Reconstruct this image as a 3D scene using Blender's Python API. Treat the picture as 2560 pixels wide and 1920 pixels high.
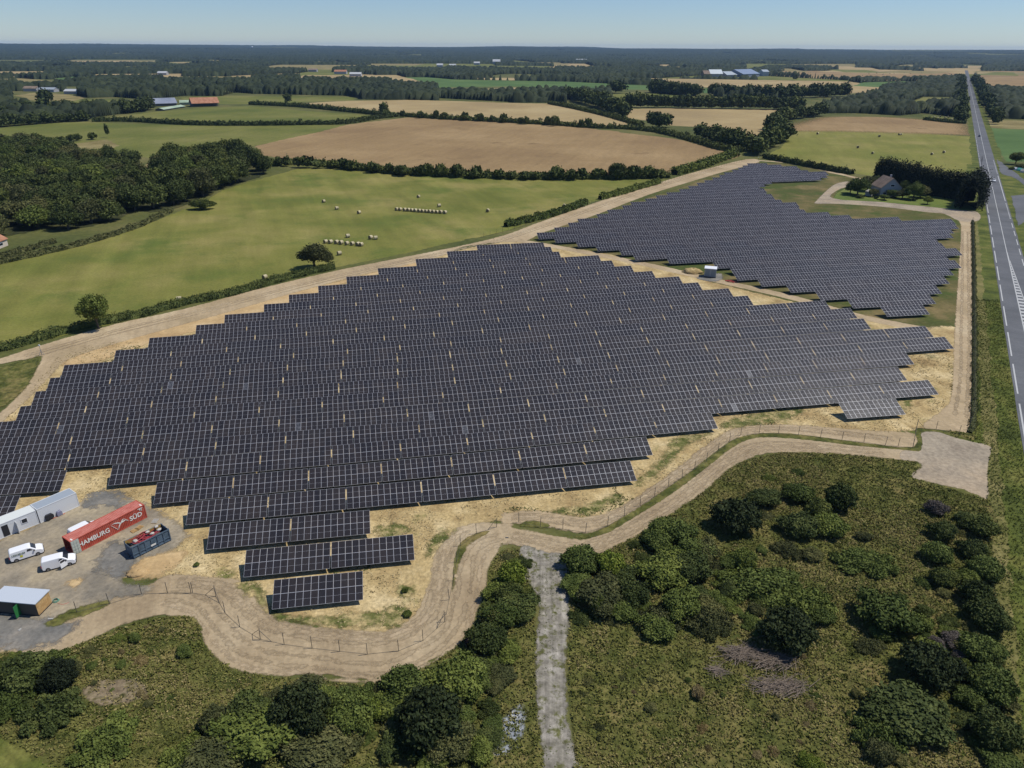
import bpy, math, random, numpy as np
from mathutils import Vector, Matrix, noise as mnoise
R = math.radians
rnd = random.Random(7)
scn = bpy.context.scene
for o in list(bpy.data.objects): bpy.data.objects.remove(o)

# ------------------------------------------------------------------ camera, light, exposure
CAM_H, FPX = 72.0, 1808.0
HOR_L, HOR_R = 111.0, 125.0                      # horizon height at the left and right edge of a 2560x1920 frame
ROLL = math.atan((HOR_R-HOR_L)/2560)
PITCH = math.atan((960-(HOR_L+HOR_R)/2)*math.cos(ROLL)/FPX)
cam_d = bpy.data.cameras.new('camera'); cam = bpy.data.objects.new('camera', cam_d)
scn.collection.objects.link(cam); scn.camera = cam
cam_d.sensor_fit = 'HORIZONTAL'; cam_d.sensor_width = 36; cam_d.lens = 36*FPX/2560
cam_d.clip_start = 0.5; cam_d.clip_end = 60000
fwd = Vector((0, math.cos(PITCH), -math.sin(PITCH))); up0 = Vector((0, math.sin(PITCH), math.cos(PITCH))); rt0 = Vector((1, 0, 0))
rt = rt0*math.cos(ROLL) + up0*math.sin(ROLL); up = up0*math.cos(ROLL) - rt0*math.sin(ROLL)
cam.matrix_world = Matrix(((rt.x, up.x, -fwd.x, 0), (rt.y, up.y, -fwd.y, 0), (rt.z, up.z, -fwd.z, CAM_H), (0, 0, 0, 1)))

SUN_EL, SUN_AZ = R(60), R(8)                     # azimuth measured from +X towards +Y
sun_dir = Vector((math.cos(SUN_EL)*math.cos(SUN_AZ), math.cos(SUN_EL)*math.sin(SUN_AZ), math.sin(SUN_EL)))
sd = bpy.data.lights.new('sun', 'SUN'); sd.energy = 4.7; sd.angle = R(0.5); sd.color = (1, 0.96, 0.885)
sun = bpy.data.objects.new('sun', sd); scn.collection.objects.link(sun)
sun.rotation_euler = sun_dir.to_track_quat('Z', 'Y').to_euler()
world = bpy.data.worlds.new('World'); scn.world = world; world.use_nodes = True
nt = world.node_tree; nt.nodes.clear()
wo = nt.nodes.new('ShaderNodeOutputWorld'); bg = nt.nodes.new('ShaderNodeBackground'); sk = nt.nodes.new('ShaderNodeTexSky')
sk.sky_type = 'NISHITA'; sk.sun_disc = False; sk.sun_elevation = SUN_EL; sk.sun_rotation = math.pi/2-SUN_AZ
sk.altitude = 300; sk.air_density = 1.0; sk.dust_density = 0.0; sk.ozone_density = 4.0
bg.inputs['Strength'].default_value = 0.095
tint = nt.nodes.new('ShaderNodeMix'); tint.data_type = 'RGBA'; tint.blend_type = 'MULTIPLY'; tint.inputs['Factor'].default_value = 1
tint.inputs[7].default_value = (.80, .93, 1.17, 1)
nt.links.new(sk.outputs[0], tint.inputs[6]); nt.links.new(tint.outputs[2], bg.inputs[0]); nt.links.new(bg.outputs[0], wo.inputs[0])
scn.view_settings.view_transform = 'Standard'; scn.view_settings.look = 'None'
scn.view_settings.exposure = -0.18; scn.view_settings.gamma = 1.0
scn.cycles.max_bounces = 6; scn.cycles.diffuse_bounces = 2; scn.cycles.glossy_bounces = 2; scn.cycles.volume_bounces = 0
scn.cycles.transparent_max_bounces = 14

# ------------------------------------------------------------------ reading the survey: a point of the photo -> a point of the ground
_c, _s = math.cos(ROLL), math.sin(ROLL)
def G(px, py, z=0.0):
    u = px-1280; v = py-960
    d = fwd*FPX + rt*u - up*v
    t = (z-CAM_H)/d.z
    return Vector((d.x*t, d.y*t, z))
def D(x, y, z=0.0): return G(x*1.15732, y*1.15732, z)
def ZL(x, y, z=0.0): return G(x*.57866, 80+y*.57831, z)
def ZR(x, y, z=0.0): return G(1280+x*.57866, 80+y*.57831, z)
def proj(P):
    q = Vector(P)-Vector((0, 0, CAM_H)); w = q.dot(fwd)
    return (1280+FPX*q.dot(rt)/w, 960-FPX*q.dot(up)/w, w)
def height_for(base, top_py):
    "height of a vertical edge that stands at base and whose top shows at row top_py"
    lo, hi = 0.0, 60.0
    for _ in range(40):
        m = (lo+hi)/2
        if proj((base.x, base.y, m))[1] > top_py: lo = m
        else: hi = m
    return lo

# ------------------------------------------------------------------ helpers
COL = scn.collection
def mat(name, col=(.5, .5, .5), rough=.8, metal=0.0, spec=.3):
    m = bpy.data.materials.new(name); m.use_nodes = True
    b = m.node_tree.nodes['Principled BSDF']
    b.inputs['Base Color'].default_value = (*col, 1); b.inputs['Roughness'].default_value = rough
    b.inputs['Metallic'].default_value = metal; b.inputs['Specular IOR Level'].default_value = spec
    return m
def _noise(nt, vec, scale, detail=4, rough=.6, stretch=None, rot=0):
    if stretch:
        mp = nt.nodes.new('ShaderNodeMapping'); mp.inputs['Rotation'].default_value = (0, 0, rot)
        mp2 = nt.nodes.new('ShaderNodeMapping'); mp2.inputs['Scale'].default_value = stretch
        nt.links.new(vec, mp.inputs[0]); nt.links.new(mp.outputs[0], mp2.inputs[0]); vec = mp2.outputs[0]
    n = nt.nodes.new('ShaderNodeTexNoise'); n.inputs['Scale'].default_value = scale
    n.inputs['Detail'].default_value = detail; n.inputs['Roughness'].default_value = rough
    nt.links.new(vec, n.inputs['Vector']); return n.outputs['Fac']
def _ramp(nt, fac, stops):
    r = nt.nodes.new('ShaderNodeValToRGB'); nt.links.new(fac, r.inputs[0])
    e = r.color_ramp.elements
    while len(e) < len(stops): e.new(.5)
    for q, (p, c) in zip(e, stops): q.position = p; q.color = (*c, 1) if len(c) == 3 else c
    return r.outputs[0]
def _mix(nt, a, b, fac, mode='MIX'):
    m = nt.nodes.new('ShaderNodeMix'); m.data_type = 'RGBA'; m.blend_type = mode
    if isinstance(fac, float): m.inputs['Factor'].default_value = fac
    else: nt.links.new(fac, m.inputs['Factor'])
    for s, k in ((a, 'A'), (b, 'B')):
        inp = [i for i in m.inputs if i.name == k and i.type == 'RGBA'][0]
        if isinstance(s, tuple): inp.default_value = (*s, 1)
        else: nt.links.new(s, inp)
    return [o for o in m.outputs if o.type == 'RGBA'][0]
def ground_mat(name, c1, c2, c3, scale=.05, fine=2.0, streak=None, sang=0.0, patch=None, bump=.0, rough=.95, lo=.35, hi=.65, fineamp=.25, pscale=.08, plo=.5, phi=.6):
    m = mat(name, c2, rough, spec=.1); nt = m.node_tree; b = nt.nodes['Principled BSDF']
    pos = nt.nodes.new('ShaderNodeNewGeometry').outputs['Position']
    n1 = _noise(nt, pos, scale, 5, .6)
    col = _ramp(nt, n1, [(lo, c1), ((lo+hi)/2, c2), (hi, c3)])
    if patch:                                     # patch = second kind of ground growing through the first
        pf = _ramp(nt, _noise(nt, pos, pscale, 6, .65), [(plo, (0, 0, 0)), (phi, (1, 1, 1))])
        col = _mix(nt, col, patch, pf)
    nf = _noise(nt, pos, fine, 3, .7)
    f = _ramp(nt, nf, [(.3, (1-fineamp,)*3), (.7, (1+fineamp,)*3)])
    col = _mix(nt, col, f, 1.0, 'MULTIPLY')
    if streak:
        sf = _noise(nt, pos, 1.0, 3, .6, (streak[0], streak[1], 1), sang)
        s2 = _ramp(nt, sf, [(.3, (1-streak[2]*.6,)*3), (.7, (1+streak[2]*.6,)*3)])
        col = _mix(nt, col, s2, 1.0, 'MULTIPLY')
    nt.links.new(col, b.inputs['Base Color'])
    if bump:
        bp = nt.nodes.new('ShaderNodeBump'); bp.inputs['Strength'].default_value = 1; bp.inputs['Distance'].default_value = bump
        nt.links.new(_noise(nt, pos, fine*.8, 4, .7), bp.inputs['Height']); nt.links.new(bp.outputs[0], b.inputs['Normal'])
    return m
def leaf_mat(name, dark, mid, light, scale=.6, var=.35):
    m = mat(name, mid, .75, spec=.12); nt = m.node_tree; b = nt.nodes['Principled BSDF']
    pos = nt.nodes.new('ShaderNodeNewGeometry').outputs['Position']
    col = _ramp(nt, _noise(nt, pos, scale, 4, .7), [(.33, dark), (.5, mid), (.68, light)])
    oi = nt.nodes.new('ShaderNodeObjectInfo').outputs['Random']
    v = _ramp(nt, oi, [(0, (1-var, 1-var*.9, 1-var)), (.5, (1, 1, 1)), (1, (1+var*1.1, 1+var*.8, 1+var*.2))])
    col = _mix(nt, col, v, 1.0, 'MULTIPLY')
    nt.links.new(col, b.inputs['Base Color'])
    return m

class MB:
    "collects simple solids and sheets into one mesh"
    def __init__(s): s.v = []; s.f = []; s.m = []
    def quad(s, pts, mi=0):
        k = len(s.v); s.v += [tuple(p) for p in pts]; s.f.append(tuple(range(k, k+len(pts)))); s.m.append(mi)
    def box(s, x0, x1, y0, y1, z0, z1, mi=0, M=None):
        k = len(s.v)
        P = [(x0, y0, z0), (x1, y0, z0), (x1, y1, z0), (x0, y1, z0), (x0, y0, z1), (x1, y0, z1), (x1, y1, z1), (x0, y1, z1)]
        if M is not None: P = [tuple(M @ Vector(p)) for p in P]
        s.v += P
        for f in ((3, 2, 1, 0), (4, 5, 6, 7), (0, 1, 5, 4), (1, 2, 6, 5), (2, 3, 7, 6), (3, 0, 4, 7)):
            s.f.append(tuple(k+i for i in f)); s.m.append(mi)
    def tube(s, p0, p1, r0, r1=None, n=8, mi=0, cap=True):
        r1 = r0 if r1 is None else r1
        p0, p1 = Vector(p0), Vector(p1); ax = (p1-p0).normalized()
        a = ax.orthogonal().normalized(); b = ax.cross(a); k = len(s.v)
        for p, r in ((p0, r0), (p1, r1)):
            for i in range(n):
                t = 2*math.pi*i/n; s.v.append(tuple(p+a*r*math.cos(t)+b*r*math.sin(t)))
        for i in range(n):
            j = (i+1) % n; s.f.append((k+i, k+j, k+n+j, k+n+i)); s.m.append(mi)
        if cap:
            s.f.append(tuple(k+n-1-i for i in range(n))); s.m.append(mi)
            s.f.append(tuple(k+n+i for i in range(n))); s.m.append(mi)
    def path(s, pts, r, n=5, mi=0):
        for a, b in zip(pts[:-1], pts[1:]): s.tube(a, b, r, r, n, mi)
    def prism(s, pts, y0, y1, mi=0, axis='y'):
        "outline pts (x,z) pushed out along y"
        k = len(s.v); n = len(pts)
        for y in (y0, y1):
            for (a, b) in pts: s.v.append((a, y, b) if axis == 'y' else ((y, a, b) if axis == 'x' else (a, b, y)))
        s.f.append(tuple(range(k, k+n))); s.m.append(mi)
        s.f.append(tuple(range(k+2*n-1, k+n-1, -1))); s.m.append(mi)
        for i in range(n):
            j = (i+1) % n; s.f.append((k+j, k+i, k+n+i, k+n+j)); s.m.append(mi)
    def mesh(s, name, mats):
        me = bpy.data.meshes.new(name); me.from_pydata(s.v, [], s.f)
        for q in (mats if isinstance(mats, (list, tuple)) else [mats]): me.materials.append(q)
        me.polygons.foreach_set('material_index', s.m)
        me.update(); return me
    def build(s, name, mats, parent=None, smooth=False):
        me = s.mesh(name, mats)
        if smooth: me.polygons.foreach_set('use_smooth', [True]*len(me.polygons))
        return link(name, me, parent)
def link(name, me, parent=None):
    o = bpy.data.objects.new(name, me); COL.objects.link(o)
    if parent is not None: o.parent = parent
    return o
def tag(o, label=None, cat=None, group=None, kind=None):
    if label: o['label'] = label
    if cat: o['category'] = cat
    if group: o['group'] = group
    if kind: o['kind'] = kind
    return o
def thing(name, label, cat, loc=(0, 0, 0), rz=0.0, group=None, scale=None):
    o = bpy.data.objects.new(name, None); COL.objects.link(o); o.empty_display_size = .3
    o.location = loc; o.rotation_euler = (0, 0, rz)
    if scale: o.scale = scale
    return tag(o, label, cat, group)
def copy_tree(o, parent=None):
    c = o.copy(); COL.objects.link(c)
    if parent is not None: c.parent = parent
    for ch in [x for x in KIDS.get(o.name, [])]: copy_tree(ch, c)
    return c
KIDS = {}
def note_kids(o):
    def walk(p):
        ks = [x for x in bpy.data.objects if x.parent == p]
        KIDS[p.name] = ks
        for k in ks: walk(k)
    walk(o)
def np_mesh(name, V, F, mats, mi=None, smooth=False):
    me = bpy.data.meshes.new(name); V = np.asarray(V, np.float32); F = np.asarray(F, np.int32)
    me.vertices.add(len(V)); me.vertices.foreach_set('co', V.ravel())
    me.loops.add(F.size); me.loops.foreach_set('vertex_index', F.ravel())
    me.polygons.add(len(F)); me.polygons.foreach_set('loop_start', np.arange(len(F), dtype=np.int32)*F.shape[1])
    for q in (mats if isinstance(mats, (list, tuple)) else [mats]): me.materials.append(q)
    if mi is not None: me.polygons.foreach_set('material_index', np.asarray(mi, np.int32))
    if smooth: me.polygons.foreach_set('use_smooth', np.ones(len(F), bool))
    me.update(calc_edges=True); return me

# ------------------------------------------------------------------ ground materials
GM = {}
GM['base'] = ground_mat('ground_grass', (.07, .082, .024), (.10, .105, .032), (.15, .135, .05), .02, .5, fineamp=.25)
GM['meadow'] = ground_mat('meadow_grass', (.125, .135, .029), (.172, .168, .041), (.235, .205, .064), .022, 1.3, (.16, .015, .2), R(-20), fineamp=.18, patch=(.105, .13, .027), pscale=.03, plo=.50, phi=.68)
GM['pasture'] = ground_mat('pasture_grass', (.098, .115, .026), (.135, .142, .034), (.18, .17, .052), .01, .4, (.1, .02, .13), R(10), fineamp=.15)
GM['green'] = ground_mat('green_crop', (.07, .12, .035), (.085, .14, .042), (.11, .16, .05), .01, .3, (.08, .01, .1), R(80), fineamp=.1)
GM['hayfield'] = ground_mat('hay_field', (.14, .15, .032), (.18, .175, .042), (.235, .205, .065), .015, .6, (.12, .02, .18), R(15), fineamp=.15)
GM['stubble'] = ground_mat('stubble', (.225, .15, .072), (.265, .18, .085), (.31, .215, .105), .01, .35, (.16, .012, .12), R(15), fineamp=.12, patch=(.19, .125, .06), pscale=.025, plo=.60, phi=.70)
GM['wheat'] = ground_mat('ripe_wheat', (.29, .215, .105), (.335, .25, .12), (.39, .30, .15), .008, .25, (.12, .01, .1), R(40), fineamp=.08)
GM['drygrass'] = ground_mat('dry_grass', (.16, .13, .05), (.22, .18, .075), (.28, .23, .1), .03, .8)
GM['soil'] = ground_mat('bare_soil', (.30, .21, .095), (.43, .32, .15), (.55, .43, .23), .14, 1.9, (.6, .12, .22), R(-12), patch=(.15, .15, .045), bump=.14, fineamp=.30, pscale=.10, plo=.60, phi=.70)
GM['orange'] = ground_mat('orange_soil', (.40, .27, .13), (.48, .335, .165), (.54, .40, .22), .1, 1.5, (.4, .06, .12), R(-25), bump=.05, fineamp=.16)
GM['sitegrass'] = ground_mat('site_grass', (.075, .080, .024), (.115, .102, .036), (.19, .145, .062), .06, 1.0, patch=(.065, .085, .02), pscale=.05, plo=.48, phi=.6, fineamp=.25, bump=.05)
GM['path'] = ground_mat('pale_gravel', (.30, .225, .135), (.365, .28, .17), (.43, .34, .215), .07, 1.5, (.9, .09, .18), R(-20), fineamp=.17, bump=.03)
GM['track'] = ground_mat('track_gravel', (.33, .25, .145), (.40, .305, .185), (.46, .365, .23), .05, 1.2, (.6, .05, .18), R(-20), fineamp=.16)
GM['pad'] = ground_mat('pad_gravel', (.25, .205, .15), (.31, .26, .19), (.37, .31, .225), .10, 1.3, (.3, .1, .12), R(20), fineamp=.24, bump=.03, patch=(.38, .29, .19), pscale=.05, plo=.45, phi=.7)
GM['rut'] = ground_mat('wheel_ruts', (.28, .212, .13), (.345, .265, .162), (.41, .325, .208), .07, 1.5, fineamp=.17)
GM['gl'] = ground_mat('pale_wheel_tracks', (.27, .255, .225), (.35, .33, .29), (.43, .41, .36), .35, 1.4, (1.8, .04, .2), R(2), fineamp=.25)
GM['drysoil'] = ground_mat('dry_brown_soil', (.15, .115, .07), (.22, .17, .105), (.31, .25, .17), .5, 1.6, patch=(.12, .10, .045), pscale=.5, plo=.5, phi=.62, fineamp=.35, bump=.05)
GM['rutl'] = ground_mat('pale_wheel_ruts', (.33, .25, .153), (.39, .30, .187), (.45, .357, .23), .07, 1.5, fineamp=.17)
GM['yard'] = ground_mat('yard_gravel', (.18, .16, .125), (.285, .24, .17), (.37, .305, .20), .15, 1.6, (.5, .07, .2), R(25), fineamp=.18, bump=.02)
GM['tar'] = ground_mat('grey_gravel', (.14, .135, .12), (.18, .17, .148), (.25, .225, .185), .25, 1.8, fineamp=.2)
GM['asphalt'] = ground_mat('asphalt', (.105, .108, .112), (.122, .125, .130), (.14, .143, .148), .06, 1.5, (.02, .6, .09), R(30), fineamp=.1, rough=.85)
GM['grit'] = ground_mat('grey_stone_chips', (.165, .150, .115), (.24, .217, .175), (.33, .30, .25), .45, 1.4, (1.8, .04, .34), R(2), patch=(.105, .105, .04), pscale=.6, plo=.52, phi=.62, fineamp=.3, bump=.05)
GM['scrub'] = ground_mat('scrub_grass', (.055, .064, .016), (.10, .102, .027), (.155, .140, .044), .28, 1.1, patch=(.20, .15, .06), pscale=.07, plo=.52, phi=.72, fineamp=.42, bump=.2, lo=.38, hi=.62)
GM['weedy'] = ground_mat('weedy_soil', (.07, .085, .022), (.13, .13, .04), (.30, .25, .11), .5, 2.2, patch=(.42, .32, .15), pscale=.35, plo=.50, phi=.62, fineamp=.35, bump=.1)
GM['verge'] = ground_mat('verge_grass', (.055, .070, .016), (.095, .112, .023), (.15, .148, .038), .12, 1.6, (.9, .035, .3), R(-60), fineamp=.28, bump=.12)
GM['vergedry'] = ground_mat('dry_verge', (.10, .10, .03), (.15, .14, .045), (.21, .18, .07), .15, 1.5, fineamp=.3, bump=.1)
GM['lawn'] = ground_mat('garden_lawn', (.09, .125, .03), (.12, .155, .035), (.15, .17, .045), .05, 1.0)
GM['wet'] = ground_mat('pale_stones', (.20, .22, .24), (.28, .295, .31), (.34, .35, .35), .4, 3, patch=(.07, .08, .03), pscale=.6, plo=.46, phi=.56)
M_paint = mat('road_paint', (.44, .44, .42), .7)

# ------------------------------------------------------------------ ground sheets
def hill(x, y):
    r = math.hypot(x, y); t = min(max((r-4500)/8000, 0), 1); t = t*t*(3-2*t)
    n = mnoise.noise(Vector((x/2600, y/2600, 3)))
    return t*(58+22*n)
V = [(0, 0, 0)]; rings = [0, 60, 120, 250, 500, 900, 1500, 2300, 3300, 4500]+[4500+i*550 for i in range(1, 19)]; NS = 240
F = []
for ri, r in enumerate(rings[1:]):
    for i in range(NS):
        a = 2*math.pi*i/NS; x, y = r*math.cos(a), r*math.sin(a); V.append((x, y, hill(x, y)))
for i in range(NS): F.append((0, 1+i, 1+(i+1) % NS))
for k in range(len(rings)-2):
    for i in range(NS):
        a = 1+k*NS+i; b = 1+k*NS+(i+1) % NS; F.append((a, a+NS, b+NS, b))
me = bpy.data.meshes.new('ground'); me.from_pydata(V, [], F); me.materials.append(GM['base']); me.polygons.foreach_set('use_smooth', [True]*len(F))
go = link('ground', me); go.location.z = -.06; tag(go, kind='structure')
_lay = [0]
SHEETS = {}
def resample(pts, rough, seed=0, closed=True):
    out = []; n = len(pts)
    for i in range(n if closed else n-1):
        a, b = pts[i], pts[(i+1) % n]; L = (b-a).length
        dist = min(a.length, b.length); step = max(.28, dist*.0035); k = min(400, max(1, int(L/step))); nrm = Vector((-(b-a).y, (b-a).x, 0)).normalized() if L > 0 else Vector((0, 0, 0))
        for j in range(k):
            p = a.lerp(b, j/k); q = 1.6*mnoise.noise(Vector((p.x/step/14, p.y/step/14, seed)))+.9*mnoise.noise(Vector((p.x/step/4, p.y/step/4, seed+9)))+.8*mnoise.noise(Vector((p.x/step/1.3, p.y/step/1.3, seed+5)))
            out.append(p+nrm*q*step*rough)
    if not closed: out.append(pts[-1])
    return out
def catmull(pts, k=4, closed=False):
    out = []; n = len(pts)
    for i in range(n if closed else n-1):
        p0 = pts[(i-1) % n] if closed or i > 0 else pts[0]; p1 = pts[i]; p2 = pts[(i+1) % n]; p3 = pts[(i+2) % n] if closed or i < n-2 else pts[-1]
        for j in range(k):
            t = j/k; out.append(.5*((2*p1)+(-p0+p2)*t+(2*p0-5*p1+4*p2-p3)*t*t+(-p0+3*p1-3*p2+p3)*t*t*t))
    if not closed: out.append(pts[-1])
    return out
def sheet(name, pts, material, rough=1.0, smooth=0, kind='structure', z=None, label=None, cat=None):
    _lay[0] += 1; zz = -.055+.0006*_lay[0] if z is None else z
    if smooth: pts = catmull(pts, smooth, True)
    if rough: pts = resample(pts, rough, _lay[0]*3.1)
    P = [(p.x, p.y, zz) for p in pts]
    if sum(P[i][0]*P[(i+1) % len(P)][1]-P[(i+1) % len(P)][0]*P[i][1] for i in range(len(P))) < 0: P.reverse()
    me = bpy.data.meshes.new(name); me.from_pydata(P, [], [tuple(range(len(P)))]); me.materials.append(material); me.update()
    o = link(name, me); tag(o, label, cat, kind=kind); return o
SOFT = {}
def soft_mat(m):
    "the same ground, thinning out raggedly where the mesh attribute 'edge' falls to zero"
    if m.name in SOFT: return SOFT[m.name]
    c = m.copy(); c.name = m.name+'_edge'; nt = c.node_tree; b = nt.nodes['Principled BSDF']; out = [n for n in nt.nodes if n.type == 'OUTPUT_MATERIAL'][0]
    at = nt.nodes.new('ShaderNodeAttribute'); at.attribute_name = 'edge'; pos = nt.nodes.new('ShaderNodeNewGeometry').outputs['Position']
    nz = _noise(nt, pos, .55, 6, .72)
    a = nt.nodes.new('ShaderNodeMath'); a.operation = 'MULTIPLY_ADD'; a.inputs[1].default_value = 3.2; a.inputs[2].default_value = -1.6; nt.links.new(nz, a.inputs[0])
    d = nt.nodes.new('ShaderNodeMath'); d.operation = 'ADD'; nt.links.new(at.outputs['Fac'], d.inputs[0]); nt.links.new(a.outputs[0], d.inputs[1])
    r = nt.nodes.new('ShaderNodeMapRange'); r.inputs['From Min'].default_value = -.3; r.inputs['From Max'].default_value = .3; nt.links.new(d.outputs[0], r.inputs['Value'])
    t = nt.nodes.new('ShaderNodeBsdfTransparent'); mx = nt.nodes.new('ShaderNodeMixShader'); nt.links.new(r.outputs[0], mx.inputs[0]); nt.links.new(t.outputs[0], mx.inputs[1]); nt.links.new(b.outputs[0], mx.inputs[2]); nt.links.new(mx.outputs[0], out.inputs['Surface'])
    SOFT[m.name] = c; return c
def soft(name, pts, material, w=.5, cell=None, smooth=3, kind='structure', bound=(-190, 330, 30, 560)):
    "ground patch on a fine grid; w = width in metres over which its border thins out"
    _lay[0] += 1; zz = -.055+.0006*_lay[0]
    if smooth: pts = catmull(pts, smooth, True)
    P = np.array([(p.x, p.y) for p in pts]); mid = np.median(np.hypot(P[:, 0], P[:, 1])); cell = cell or max(.45, mid*.0045)
    pad = 2.2*w; x0, y0 = P.min(0)-pad; x1, y1 = P.max(0)+pad
    x0, x1, y0, y1 = max(x0, bound[0]), min(x1, bound[1]), max(y0, bound[2]), min(y1, bound[3])
    gx = np.arange(x0, x1+cell, cell); gy = np.arange(y0, y1+cell, cell); X, Y = np.meshgrid(gx, gy, indexing='ij'); d2 = np.full(X.shape, 1e9); n = len(P); ins = np.zeros(X.shape, bool)
    for i in range(n):
        (xa, ya), (xb, yb) = P[i], P[(i+1) % n]; ex, ey = xb-xa, yb-ya; l2 = ex*ex+ey*ey+1e-9
        t = np.clip(((X-xa)*ex+(Y-ya)*ey)/l2, 0, 1); d2 = np.minimum(d2, (X-xa-t*ex)**2+(Y-ya-t*ey)**2)
        if ya != yb: ins ^= ((ya > Y) != (yb > Y)) & (X < ex*(Y-ya)/(yb-ya)+xa)
    sdv = np.sqrt(d2)*np.where(ins, 1, -1)/w; ok = sdv > -1.9
    q = ok[:-1, :-1] | ok[1:, :-1] | ok[:-1, 1:] | ok[1:, 1:]; use = np.zeros(X.shape, bool)
    use[:-1, :-1] |= q; use[1:, :-1] |= q; use[:-1, 1:] |= q; use[1:, 1:] |= q
    idx = np.full(X.shape, -1, np.int64); idx[use] = np.arange(use.sum()); I, J = np.nonzero(q)
    F = np.stack([idx[I, J], idx[I+1, J], idx[I+1, J+1], idx[I, J+1]], 1)
    me = np_mesh(name, np.stack([X[use], Y[use], np.full(use.sum(), zz)], 1), F, soft_mat(material))
    a = me.attributes.new('edge', 'FLOAT', 'POINT'); a.data.foreach_set('value', np.clip(sdv[use], -3, 3).astype(np.float32))
    return tag(link(name, me), kind=kind)
def S(f, L): return [f(*p) for p in L]
def band(center, widths):
    "polygon round a centre line"
    n = len(center); l = []; r = []
    for i, p in enumerate(center):
        t = (center[min(i+1, n-1)]-center[max(i-1, 0)]).normalized(); q = Vector((-t.y, t.x, 0)); w = widths[i] if isinstance(widths, list) else widths
        l.append(p+q*w/2); r.append(p-q*w/2)
    return l+r[::-1]

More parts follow.
